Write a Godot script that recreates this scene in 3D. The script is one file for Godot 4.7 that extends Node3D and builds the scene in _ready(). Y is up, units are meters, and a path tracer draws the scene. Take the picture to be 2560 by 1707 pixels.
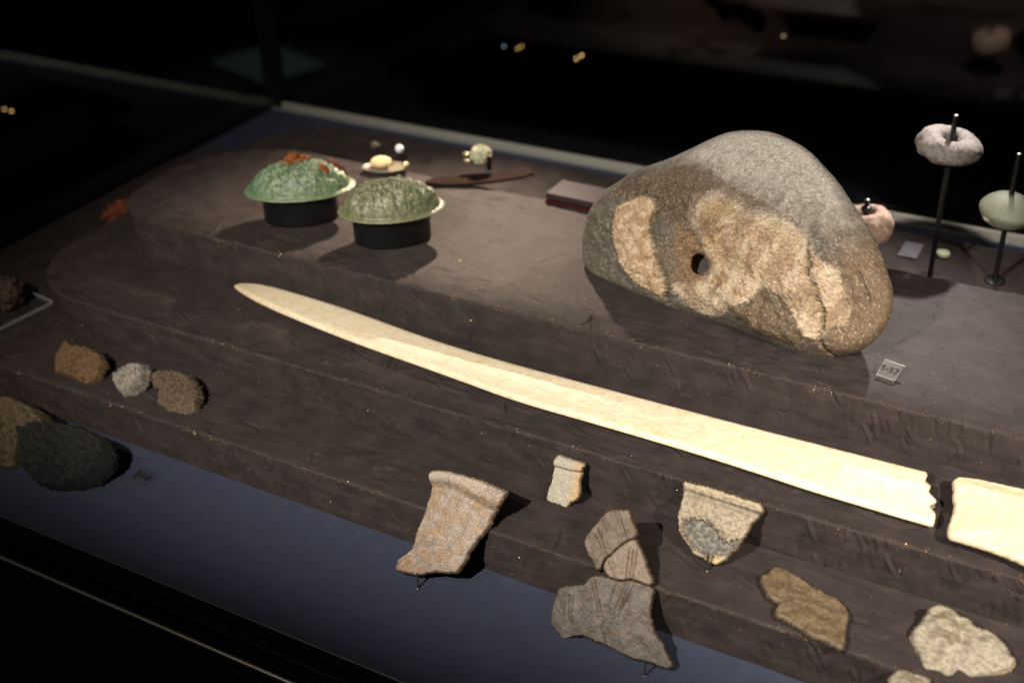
extends Node3D
# A museum case with three cloth-covered steps: stones, bronze brooches, a whalebone blade and potsherds.
# Units are metres; x runs along the case, z towards the visitor, y up from the case floor.

var taken := {}
var M := {}
var nz_a: FastNoiseLite
var nz_b: FastNoiseLite
var nz_c: FastNoiseLite
var nz_s: FastNoiseLite
var nz_cell: FastNoiseLite

# ---------------------------------------------------------------- helpers
func numbered(called: String) -> String:
	var k: int = taken.get(called, 0)
	taken[called] = k + 1
	return called if k == 0 else "%s_%03d" % [called, k]

func tag(o: Node3D, label := "", category := "", group := "", kind := "") -> Node3D:
	if label: o.set_meta("label", label)
	if category: o.set_meta("category", category)
	if group: o.set_meta("group", group)
	if kind: o.set_meta("kind", kind)
	return o

func thing(called: String, at: Transform3D, label: String, category: String, group := "") -> Node3D:
	var o := Node3D.new()
	o.name = numbered(called)
	add_child(o, true)
	o.transform = at
	tag(o, label, category, group)
	return o

func obj(called: String, mesh: Mesh, mat: Material, parent: Node3D = null, at := Transform3D.IDENTITY) -> MeshInstance3D:
	var o := MeshInstance3D.new()
	o.mesh = mesh
	o.material_override = mat
	if parent == null:
		o.name = numbered(called)
		add_child(o, true)
	else:
		o.name = called
		parent.add_child(o, true)
	o.transform = at
	return o

func at(x: float, y: float, z: float, turn := 0.0) -> Transform3D:
	return Transform3D(Basis(Vector3.UP, turn), Vector3(x, y, z))

func frame(o: Vector3, ux: Vector3, n: Vector3) -> Transform3D:
	var nn := n.normalized()
	var x := (ux - nn * ux.dot(nn)).normalized()
	return Transform3D(Basis(x, nn, x.cross(nn)), o)

func P(a: Array) -> PackedVector2Array:      # tenths of a millimetre -> metres
	var r := PackedVector2Array()
	for i in range(0, a.size(), 2):
		r.append(Vector2(a[i], a[i + 1]) * 0.0001)
	return r

func C(r: float, g: float, b: float) -> Color:   # an sRGB colour as a linear one (for vertex colours)
	return Color(r / 255.0, g / 255.0, b / 255.0).srgb_to_linear()

func S(r: float, g: float, b: float) -> Color:
	return Color(r / 255.0, g / 255.0, b / 255.0)

func noise(seed_: int, freq: float, octaves := 4, type := FastNoiseLite.TYPE_SIMPLEX_SMOOTH) -> FastNoiseLite:
	var n := FastNoiseLite.new()
	n.seed = seed_
	n.frequency = freq
	n.noise_type = type
	n.fractal_octaves = octaves
	return n

func sm(a: float, b: float, x: float) -> float:
	return smoothstep(a, b, x)

# rows of equal length -> one smooth mesh; each row is closed round
func lattice(rows: Array, cols: Array, outward := 1.0) -> ArrayMesh:
	var k: int = rows[0].size()
	var v := PackedVector3Array()
	var c := PackedColorArray()
	for r in rows: v.append_array(r)
	for r in cols: c.append_array(r)
	var idx := PackedInt32Array()
	for i in rows.size() - 1:
		for j in k:
			var a := i * k + j
			var b := i * k + (j + 1) % k
			idx.append_array([a, b, a + k, b, b + k, a + k])
	return build(v, idx, c, outward)

func build(v: PackedVector3Array, idx: PackedInt32Array, c: PackedColorArray, outward := 1.0, uv := PackedVector2Array()) -> ArrayMesh:
	var n := PackedVector3Array()
	n.resize(v.size())
	for i in range(0, idx.size(), 3):
		var a := idx[i]
		var b := idx[i + 1]
		var d := idx[i + 2]
		var f := (v[d] - v[a]).cross(v[b] - v[a]) * outward
		n[a] += f
		n[b] += f
		n[d] += f
	if outward < 0:
		for i in range(0, idx.size(), 3):
			var t := idx[i + 1]
			idx[i + 1] = idx[i + 2]
			idx[i + 2] = t
	for i in n.size():
		n[i] = n[i].normalized() if n[i].length_squared() > 1e-30 else Vector3.UP
	var s := []
	s.resize(Mesh.ARRAY_MAX)
	s[Mesh.ARRAY_VERTEX] = v
	s[Mesh.ARRAY_NORMAL] = n
	if c.size() == v.size(): s[Mesh.ARRAY_COLOR] = c
	if uv.size() == v.size(): s[Mesh.ARRAY_TEX_UV] = uv
	s[Mesh.ARRAY_INDEX] = idx
	var m := ArrayMesh.new()
	m.add_surface_from_arrays(Mesh.PRIMITIVE_TRIANGLES, s)
	return m

func resample(poly: PackedVector2Array, n: int, rounds := 0) -> PackedVector2Array:
	var p := poly
	for r in rounds:
		var q := PackedVector2Array()
		for i in p.size():
			var a := p[i]
			var b := p[(i + 1) % p.size()]
			q.append(a.lerp(b, 0.25))
			q.append(a.lerp(b, 0.75))
		p = q
	var total := 0.0
	for i in p.size(): total += p[i].distance_to(p[(i + 1) % p.size()])
	var out := PackedVector2Array()
	var step := total / n
	var i := 0
	var run := 0.0
	for k in n:
		var want := k * step
		while run + p[i].distance_to(p[(i + 1) % p.size()]) < want and i < p.size() - 1:
			run += p[i].distance_to(p[(i + 1) % p.size()])
			i += 1
		var seg := p[i].distance_to(p[(i + 1) % p.size()])
		out.append(p[i].lerp(p[(i + 1) % p.size()], clampf((want - run) / maxf(seg, 1e-9), 0, 1)))
	return out

func clockwise(p: PackedVector2Array) -> PackedVector2Array:
	if Geometry2D.is_polygon_clockwise(p): return p
	var q := p.duplicate()
	q.reverse()
	return q

# A thick flat-ish piece with a traced outline in its own x,z plane and its face along +y.
# hf(p, d) is the height of the face, cf(p, d, part) its colour (part 0 face, 1 broken edge, 2 back); d is the distance from the edge.
func slab(outline: PackedVector2Array, c: Vector2, n: int, rings: int, th: float, re: float, hf: Callable, cf: Callable, jag := 0.0004, rounds := 1, flat_back := false) -> ArrayMesh:
	var b := resample(clockwise(outline), n, rounds)
	var out := PackedVector2Array()
	var reach := PackedFloat32Array()
	for k in n:
		var t := (b[(k + 1) % n] - b[(k + n - 1) % n]).normalized()
		var nn := Vector2(t.y, -t.x)
		if nn.dot(b[k] - c) < 0: nn = -nn
		out.append(nn)
		reach.append(clampf(nn.dot((b[k] - c).normalized()), 0.35, 1.0) * b[k].distance_to(c))
	reach = smoothed(reach, 5)
	var b0 := b.duplicate()
	for k in n:
		var w := nz_a.get_noise_2d(b[k].x * 420.0, b[k].y * 420.0) + 0.6 * nz_b.get_noise_2d(b[k].x * 1500.0, b[k].y * 1500.0)
		b[k] += out[k] * w * jag * 2.0
	var rows := []
	var cols := []
	for i in rings + 1:
		var t := float(i) / rings
		var s := lerpf(t, sin(t * PI / 2), 0.6)
		var r := PackedVector3Array()
		var cc := PackedColorArray()
		for k in n:
			var p := c.lerp(b0[k].lerp(b[k], pow(s, 8.0)), s)
			var d := (1.0 - s) * reach[k]
			var e := 1.0 - minf(d / re, 1.0)
			r.append(Vector3(p.x, hf.call(p, d) - re * (1.0 - sqrt(maxf(0.0, 1.0 - e * e))), p.y))
			cc.append(cf.call(p, d, 0))
		rows.append(r)
		cols.append(cc)
	var side := 5
	for i in range(1, side):
		var t := float(i) / side
		var r := PackedVector3Array()
		var cc := PackedColorArray()
		for k in n:
			var y0: float = hf.call(b[k], 0.0)
			var top := y0 - re
			var low := (0.0 if flat_back else y0) - th + re * 0.5
			var y := lerpf(top, low, t)
			var w := nz_b.get_noise_3d(b[k].x * 900.0, y * 900.0, b[k].y * 900.0)
			var q := b[k] + out[k] * (w * jag * 2.5 + sin(t * PI) * minf(re * 0.5, th * 0.12))
			r.append(Vector3(q.x, y, q.y))
			cc.append(cf.call(q, 0.0, 1))
		rows.append(r)
		cols.append(cc)
	var back := maxi(4, rings / 4)
	for i in range(back, -1, -1):
		var s := float(i) / back
		var r := PackedVector3Array()
		var cc := PackedColorArray()
		for k in n:
			var p := c.lerp(b[k], s)
			var d := (1.0 - s) * reach[k]
			var e := 1.0 - minf(d / re, 1.0)
			r.append(Vector3(p.x, (0.0 if flat_back else float(hf.call(p, d))) - th + re * 0.5 * (1.0 - sqrt(maxf(0.0, 1.0 - e * e))), p.y))
			cc.append(cf.call(p, d, 2))
		rows.append(r)
		cols.append(cc)
	return lattice(rows, cols)

func smoothed(a: PackedFloat32Array, times: int) -> PackedFloat32Array:
	var n := a.size()
	for t in times:
		var q := a.duplicate()
		for k in n: q[k] = (a[(k + n - 2) % n] + 2.0 * a[(k + n - 1) % n] + 3.0 * a[k] + 2.0 * a[(k + 1) % n] + a[(k + 2) % n]) / 9.0
		a = q
	return a

func rounded_box(size: Vector3, bevel: float) -> ArrayMesh:
	var hx := size.x / 2
	var hz := size.z / 2
	var prof := [[0.0, 0.0], [bevel * 0.3, bevel * 0.05], [bevel, bevel]]   # inset, drop
	var ring := func(inset: float, y: float) -> PackedVector3Array:
		var r := PackedVector3Array()
		var bx := hx - inset
		var bz := hz - inset
		var q := maxf(bevel - inset, 0.0) * 0.7 + 0.00005
		for p in [Vector2(bx, bz - q), Vector2(bx - q, bz), Vector2(-bx + q, bz), Vector2(-bx, bz - q), Vector2(-bx, -bz + q), Vector2(-bx + q, -bz), Vector2(bx - q, -bz), Vector2(bx, -bz + q)]:
			r.append(Vector3(p.x, y, p.y))
		return r
	var hy := size.y / 2
	var rows := [ring.call(minf(hx, hz) - 0.0001, hy), ring.call(bevel, hy), ring.call(bevel * 0.3, hy - bevel * 0.3), ring.call(0.0, hy - bevel), ring.call(0.0, -hy + bevel), ring.call(bevel * 0.3, -hy + bevel * 0.3), ring.call(bevel, -hy), ring.call(minf(hx, hz) - 0.0001, -hy)]
	var st := SurfaceTool.new()
	st.begin(Mesh.PRIMITIVE_TRIANGLES)
	st.set_smooth_group(-1)
	for i in rows.size() - 1:
		for j in 8:
			var a: Vector3 = rows[i][j]
			var b: Vector3 = rows[i][(j + 1) % 8]
			var c: Vector3 = rows[i + 1][j]
			var d: Vector3 = rows[i + 1][(j + 1) % 8]
			for v in [a, c, b, b, c, d]:
				st.add_vertex(v)
	st.generate_normals()
	return st.commit()

func box(called: String, lo: Vector3, hi: Vector3, mat: Material, parent: Node3D = null, bevel := 0.0006) -> MeshInstance3D:
	var size := hi - lo
	return obj(called, rounded_box(size, minf(bevel, minf(size.x, minf(size.y, size.z)) * 0.4)), mat, parent, Transform3D(Basis.IDENTITY, (lo + hi) / 2))

func tube(a: Vector3, b: Vector3, r0: float, r1: float, n := 20) -> ArrayMesh:
	var ax := (b - a).normalized()
	var u := ax.cross(Vector3.RIGHT if absf(ax.x) < 0.8 else Vector3.UP).normalized()
	var w := ax.cross(u)
	var e := minf(r0, r1) * 0.25
	var l := a.distance_to(b)
	var rows := []
	for q in [[0.0, 0.0], [0.0, r0 - e], [e, r0], [l - e, r1], [l, r1 - e], [l, 0.0]]:
		var r := PackedVector3Array()
		for k in n:
			var t := TAU * k / n
			r.append(a + ax * q[0] + (u * cos(t) + w * sin(t)) * q[1])
		rows.append(r)
	return lattice(rows, [], -1.0 if u.cross(w).dot(ax) > 0 else 1.0)

func lathe(profile: Array, n := 40, sx := 1.0, sz := 1.0) -> ArrayMesh:   # [radius, y] pairs from the top down
	var rows := []
	for q in profile:
		var r := PackedVector3Array()
		for k in n:
			var t := TAU * k / n
			r.append(Vector3(cos(t) * q[0] * sx, q[1], sin(t) * q[0] * sz))
		rows.append(r)
	return lattice(rows, [], 1.0)

func inside(p: Vector2, poly: PackedVector2Array) -> bool:
	return Geometry2D.is_point_in_polygon(p, poly)

func soft(p: Vector2, poly: PackedVector2Array, w: float) -> float:
	var s := 0.0
	for o in [Vector2(0, 0), Vector2(w, 0.3 * w), Vector2(-w, -0.3 * w), Vector2(0.3 * w, -w), Vector2(-0.3 * w, w)]:
		if inside(p + o, poly): s += 0.2
	return s

func line_distance(p: Vector2, line: PackedVector2Array) -> float:
	var best := 1e9
	for i in line.size() - 1:
		best = minf(best, p.distance_squared_to(Geometry2D.get_closest_point_to_segment(p, line[i], line[i + 1])))
	return sqrt(best)

# ---------------------------------------------------------------- materials
func bytes_of(n: FastNoiseLite, size: int, skirt := 0.12) -> PackedByteArray:
	var im := n.get_seamless_image(size, size, false, false, skirt, true)
	im.convert(Image.FORMAT_L8)
	return im.get_data()

func texture(data: PackedByteArray, size: int) -> ImageTexture:
	return ImageTexture.create_from_image(Image.create_from_data(size, size, false, Image.FORMAT_L8, data))

func mat(color: Color, rough: float, metal := 0.0, spec := 0.5) -> StandardMaterial3D:
	var m := StandardMaterial3D.new()
	m.albedo_color = color
	m.roughness = rough
	m.metallic = metal
	m.metallic_specular = spec
	return m

func make_materials():
	# crumpled taffeta: relief with creases and weave, and a faint change of tone
	var size := 1024
	var fine := bytes_of(noise(11, 0.35, 2), size)
	var crump := bytes_of(noise(12, 0.010, 4), size)
	var cr1 := bytes_of(noise(13, 0.011, 2), size)
	var cr2 := bytes_of(noise(14, 0.016, 2), size)
	var mask := bytes_of(noise(15, 0.014, 2), size)
	var long_im := noise(16, 0.05, 3).get_seamless_image(96, size, false, false, 0.12, true)   # long slubs along the cloth
	long_im.convert(Image.FORMAT_L8)
	long_im.resize(size, size, Image.INTERPOLATE_CUBIC)
	var slub := long_im.get_data()
	var relief := PackedByteArray()
	relief.resize(size * size)
	var dye := PackedByteArray()
	dye.resize(size * size * 3)
	for i in size * size:
		var x := i % size
		var y := i / size
		var h := 128.0 + (fine[i] - 128) * 0.10 + (crump[i] - 128) * 0.14
		h += (slub[i] - 128) * 0.07
		h += 4.0 if (x * 2 + y) % 8 < 4 else 0.0          # diagonal weave
		var a := absf(cr1[i] - 128.0)
		var b := absf(cr2[i] - 132.0)
		var k := clampf((mask[i] - 140.0) / 24.0, 0.0, 1.0)
		if a < 4.0: h -= 75.0 * k * (1.0 - a / 4.0)
		elif a < 11.0: h += 22.0 * k * (1.0 - (a - 4.0) / 7.0)
		var k2 := clampf((116.0 - mask[i]) / 24.0, 0.0, 1.0)
		if b < 4.0: h += 48.0 * k2 * (1.0 - b / 4.0)
		relief[i] = int(clampf(h, 0, 255))
		var t := 176.0 + (crump[i] - 128) * 0.20 + (fine[i] - 128) * 0.26 + (slub[i] - 128) * 0.13
		var u := t / 176.0
		dye[i * 3] = int(clampf(50.0 * u, 0, 255))
		dye[i * 3 + 1] = int(clampf(43.0 * u, 0, 255))
		dye[i * 3 + 2] = int(clampf(42.0 * u, 0, 255))
	var thread := PackedByteArray()                       # sparse gold threads in the weave
	thread.resize(size * size)
	var gloss := PackedByteArray()
	gloss.resize(size * size)
	gloss.fill(180)
	var rng := RandomNumberGenerator.new()
	rng.seed = 77
	for q in 250:
		var x := rng.randi() % size
		var y := rng.randi() % size
		for w in 2 + rng.randi() % 3:
			var i := ((y + w) % size) * size + (x + w / 2) % size
			thread[i] = 255
			dye[i * 3] = 112
			dye[i * 3 + 1] = 90
			dye[i * 3 + 2] = 60
			relief[i] = clampi(relief[i] + rng.randi_range(-40, 40), 0, 255)
			gloss[i] = 62
	var relief_tex := texture(relief, size)
	var cloth := mat(Color.WHITE, 1.0, 1.0, 0.28)
	cloth.roughness_texture = texture(gloss, size)
	cloth.albedo_texture = ImageTexture.create_from_image(Image.create_from_data(size, size, false, Image.FORMAT_RGB8, dye))
	cloth.metallic_texture = texture(thread, size)
	cloth.heightmap_enabled = true
	cloth.heightmap_texture = relief_tex
	cloth.heightmap_scale = 0.15
	cloth.uv1_triplanar = true
	cloth.uv1_world_triplanar = true
	cloth.uv1_scale = Vector3(3.1, 3.1, 3.1)
	cloth.uv1_triplanar_sharpness = 8.0
	M.cloth = cloth
	# dark blue-grey felt of the case floor
	var lint := PackedByteArray()
	lint.resize(size * size)
	for i in size * size: lint[i] = int(clampf(176.0 + (fine[i] - 128) * 0.42 + (crump[i] - 128) * 0.05, 0, 255))
	var felt := mat(S(77, 83, 107), 0.95, 0.0, 0.3)
	felt.albedo_texture = texture(lint, size)
	felt.heightmap_enabled = true
	felt.heightmap_texture = texture(fine, size)
	felt.heightmap_scale = 0.03
	felt.uv1_triplanar = true
	felt.uv1_world_triplanar = true
	felt.uv1_scale = Vector3(5.3, 5.3, 5.3)
	M.felt = felt
	M.thread = mat(S(226, 186, 122), 0.30, 1.0)
	# a grain that all stone, clay and bone share, at different sizes
	var g1 := bytes_of(noise(21, 0.09, 5), 512)
	var g2 := bytes_of(noise(22, 0.30, 2), 512)
	var grain := PackedByteArray()
	grain.resize(512 * 512)
	var speck := PackedByteArray()
	speck.resize(512 * 512)
	var shine := PackedByteArray()
	shine.resize(512 * 512)
	for i in 512 * 512:
		grain[i] = int(clampf(128.0 + (g1[i] - 128) * 0.7 + (g2[i] - 128) * 0.5, 0, 255))
		var t := 214.0 + (g1[i] - 128) * 0.28 + (g2[i] - 128) * 0.20
		if g2[i] < 62: t -= 40.0
		speck[i] = int(clampf(t, 0, 255))
		shine[i] = 60 if g2[i] > 212 else 205
	var grain_tex := texture(grain, 512)
	var speck_tex := texture(speck, 512)
	var shine_tex := texture(shine, 512)
	var stony := func(scale: float, relief_cm: float, rough: float, spec := 0.5, sparkle := false) -> StandardMaterial3D:
		var m := mat(Color.WHITE, rough, 0.0, spec)
		m.vertex_color_use_as_albedo = true
		m.albedo_texture = speck_tex
		m.heightmap_enabled = true
		m.heightmap_texture = grain_tex
		m.heightmap_scale = relief_cm
		m.uv1_triplanar = true
		m.uv1_scale = Vector3.ONE * scale
		if sparkle:
			m.roughness = 1.0
			m.roughness_texture = shine_tex
		return m
	M.stone = stony.call(7.5, 0.014, 0.8, 0.5, true)
	M.clay = stony.call(10.0, 0.018, 0.62)
	M.wet_clay = stony.call(10.0, 0.016, 0.55, 0.45)
	M.rough_rock = stony.call(16.0, 0.12, 0.7, 0.5, true)
	M.slag = stony.call(16.0, 0.20, 0.8, 0.6, true)
	M.bronze = stony.call(20.0, 0.02, 0.42)
	M.bone = stony.call(6.0, 0.002, 0.5)
	M.bone.albedo_texture = null
	M.dull = mat(Color.WHITE, 0.9, 0.0, 0.2)
	M.dull.vertex_color_use_as_albedo = true
	M.black = mat(S(14, 14, 15), 0.28)
	M.black_satin = mat(S(20, 20, 20), 0.4)
	M.rod = mat(S(12, 12, 13), 0.35)
	M.frame = mat(S(34, 33, 31), 0.32, 0.7)
	M.gloss = mat(S(10, 10, 11), 0.12)
	M.steel = mat(S(150, 148, 140), 0.32, 0.9)
	M.pin = mat(S(120, 118, 112), 0.3, 0.9)
	M.alu = mat(S(190, 188, 180), 0.5, 0.6)
	var glass := mat(Color(0.01, 0.01, 0.01, 0.003), 0.0)
	glass.transparency = BaseMaterial3D.TRANSPARENCY_ALPHA
	glass.metallic_specular = 0.55      # low-reflection museum glass
	M.glass = glass
	var acr := mat(Color(0.3, 0.3, 0.32, 0.03), 0.05)
	acr.transparency = BaseMaterial3D.TRANSPARENCY_ALPHA
	M.acrylic = acr
	M.edge = mat(S(150, 144, 142), 0.4)  # pale colour stands in for light caught in acrylic edges
	M.ink = mat(S(24, 18, 18), 0.6)
	M.red = mat(S(48, 8, 10), 0.3)
	M.card = mat(S(92, 90, 98), 0.7)
	M.gold = mat(S(235, 225, 180), 0.16, 0.8)
	M.bead = mat(S(215, 215, 225), 0.15)

# ---------------------------------------------------------------- the case
func step_mesh(y0: float, y1: float, x0: float, x1: float, z0: float, z1: float, rf: float, rb: float, seed_: int) -> ArrayMesh:
	# outline: front edge from right to left, round the left end, back edge to the right
	var o := PackedVector2Array()
	var nn := PackedVector2Array()
	var x := x1
	while x > x0 + rf:
		o.append(Vector2(x, z1)); nn.append(Vector2(0, 1))
		x -= 0.0016
	for k in 41:
		var t := PI / 2 + PI / 2 * k / 40.0
		o.append(Vector2(x0 + rf + cos(t) * rf, z1 - rf + sin(t) * rf)); nn.append(Vector2(cos(t), sin(t)))
	for k in range(1, 6):
		o.append(Vector2(x0, lerpf(z1 - rf, z0 + rb, k / 6.0))); nn.append(Vector2(-1, 0))
	for k in 31:
		var t := PI + PI / 2 * k / 30.0
		o.append(Vector2(x0 + rb + cos(t) * rb, z0 + rb + sin(t) * rb)); nn.append(Vector2(cos(t), sin(t)))
	var steps := int((x1 - x0 - rb) / 0.006)
	for k in range(1, steps + 1):
		o.append(Vector2(lerpf(x0 + rb, x1, float(k) / steps), z0)); nn.append(Vector2(0, -1))
	var n := o.size()
	var re := 0.0023
	var prof := []
	var d0 := 0.052
	while d0 > re + 0.001:
		prof.append([d0, 0.0, 0.0])                      # inset, drop, how far the normal has turned
		d0 -= 0.0018 if d0 < 0.045 else 0.004
	for k in 7:
		var t := PI / 2 * k / 6.0
		prof.append([re - sin(t) * re, re - cos(t) * re, t])
	var h := y1 - y0
	for k in range(1, 21):
		prof.append([0.0, lerpf(re, h, k / 20.0), PI / 2])
	# folds pressed into the cloth: place along the edge, place across it, direction, half length, depth (all in mm)
	var rng := RandomNumberGenerator.new()
	rng.seed = seed_
	var total := 0.0
	for k in range(1, n): total += o[k].distance_to(o[k - 1]) * 1000.0
	var bins := {}
	for q in int(total / 5.5):
		var low := rng.randf() < 0.62
		var across := rng.randf_range(2.0, 36.0) if low else rng.randf_range(-46.0, 1.0)
		var dir := rng.randf_range(1.1, 2.1) if low else (rng.randf_range(-0.5, 0.5) if rng.randf() < 0.5 else rng.randf_range(0.6, 2.2))
		var f := [rng.randf() * total, across, cos(dir), sin(dir), rng.randf_range(3.0, 13.0) * (1.0 if low else 1.5), rng.randf_range(-1.0, 1.0), rng.randf_range(-0.02, 0.02)]
		f[5] = signf(f[5]) * (0.35 + absf(f[5]) * 0.75)
		for bin in range(int((f[0] - f[4] - 6.0) / 10.0), int((f[0] + f[4] + 6.0) / 10.0) + 1):
			if not bins.has(bin): bins[bin] = []
			bins[bin].append(f)
	var wrinkle := noise(seed_, 1.0, 3)
	var rows := []
	for q in prof:
		var r := PackedVector3Array()
		var run := 0.0
		for k in n:
			if k > 0: run += o[k].distance_to(o[k - 1])
			var t := run * 1000.0
			var across: float = (q[1] - q[0]) * 1000.0      # distance over the edge, mm
			var w := wrinkle.get_noise_2d(t * 0.030, across * 0.045) * 0.0008
			if across > 1.0: w += wrinkle.get_noise_2d(t * 0.13, across * 0.022 + 200.0) * 0.00055
			else: w += wrinkle.get_noise_2d(t * 0.020 + across * 0.03, across * 0.17 + 400.0) * 0.00028
			for f in bins.get(int(t / 10.0), []):
				var dx: float = t - f[0]
				var dy: float = across - f[1]
				var l: float = dx * f[2] + dy * f[3]
				var e: float = absf(l) / f[4]
				if e < 1.0:
					var c: float = -dx * f[3] + dy * f[2] + f[6] * l * l
					if absf(c) < 6.0:
						w += f[5] * 0.0017 * (1.0 - e * e) * (-1.2 * exp(-c * c / 0.9) + 0.55 * exp(-pow(c - 2.4, 2.0) / 3.0))
			var fade: float = clampf((0.052 - q[0]) / 0.008, 0.0, 1.0) * clampf((h - q[1]) / 0.004, 0.2, 1.0)
			w *= fade
			var nx: float = sin(q[2])
			var ny: float = cos(q[2])
			var p: Vector2 = o[k] - nn[k] * (q[0] - w * nx)
			r.append(Vector3(p.x, y1 - q[1] + w * ny, p.y))
		rows.append(r)
	var v := PackedVector3Array()
	for r in rows: v.append_array(r)
	var idx := PackedInt32Array()
	for i in rows.size() - 1:
		for j in n:
			var a := i * n + j
			var b := i * n + (j + 1) % n
			idx.append_array([a, b, a + n, b, b + n, a + n])
	var cap := PackedVector2Array()
	for k in n: cap.append(Vector2(rows[0][k].x, rows[0][k].z))
	var tri := Geometry2D.triangulate_polygon(cap)
	for i in range(0, tri.size(), 3):
		var a := cap[tri[i]]
		var b := cap[tri[i + 1]]
		var c := cap[tri[i + 2]]
		var turn := (b - a).cross(c - a)
		idx.append_array([tri[i], tri[i + 1], tri[i + 2]] if turn < 0 else [tri[i], tri[i + 2], tri[i + 1]])
	return build(v, idx, PackedColorArray(), 1.0)

func flecks(step: MeshInstance3D, y1: float, x0: float, z1: float, rf: float, seed_: int):
	# the glinting metal threads of the cloth: tiny loose slivers, thickest along the front edge
	var rng := RandomNumberGenerator.new()
	rng.seed = seed_
	var sliver := rounded_box(Vector3(0.0011, 0.00014, 0.00026), 0.00004)
	var mm := MultiMesh.new()
	mm.transform_format = MultiMesh.TRANSFORM_3D
	mm.mesh = sliver
	var all := []
	var clump_n := noise(seed_, 1.0, 2)
	for q in 2600:
		var x := rng.randf_range(x0 + rf, 0.40)
		if clump_n.get_noise_2d(x * 45.0, seed_) + clump_n.get_noise_2d(x * 210.0, 9.0) * 0.7 < rng.randf_range(-0.5, 0.9): continue
		var o := rng.randfn(0.0, 1.0) * 0.0022
		var p := Vector3(x, y1, z1 + 0.0002)
		if o > 0: p += Vector3(0, -o * 0.9 - 0.0004, 0.0002)
		else: p += Vector3(0, 0.0002, o)
		if absf(o) < 0.0012: p += Vector3(0, -0.0005, -0.0005)
		all.append(p)
	for q in 420:
		if rng.randf() < 0.5: all.append(Vector3(rng.randf_range(x0 + rf, 0.40), y1 + 0.0002, z1 - rng.randf_range(0.003, 0.075)))
		else: all.append(Vector3(rng.randf_range(x0 + rf, 0.40), y1 - rng.randf_range(0.004, 0.036), z1 + 0.0003))
	mm.instance_count = all.size()
	for i in all.size():
		mm.set_instance_transform(i, Transform3D(Basis.from_euler(Vector3(rng.randf_range(-1.2, 1.6), rng.randf_range(-PI, PI), rng.randf_range(-0.5, 0.5))), all[i]))
	var o := MultiMeshInstance3D.new()
	o.name = "gold_threads"
	o.multimesh = mm
	o.material_override = M.thread
	o.set_meta("kind", "stuff")
	step.add_child(o, true)

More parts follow.
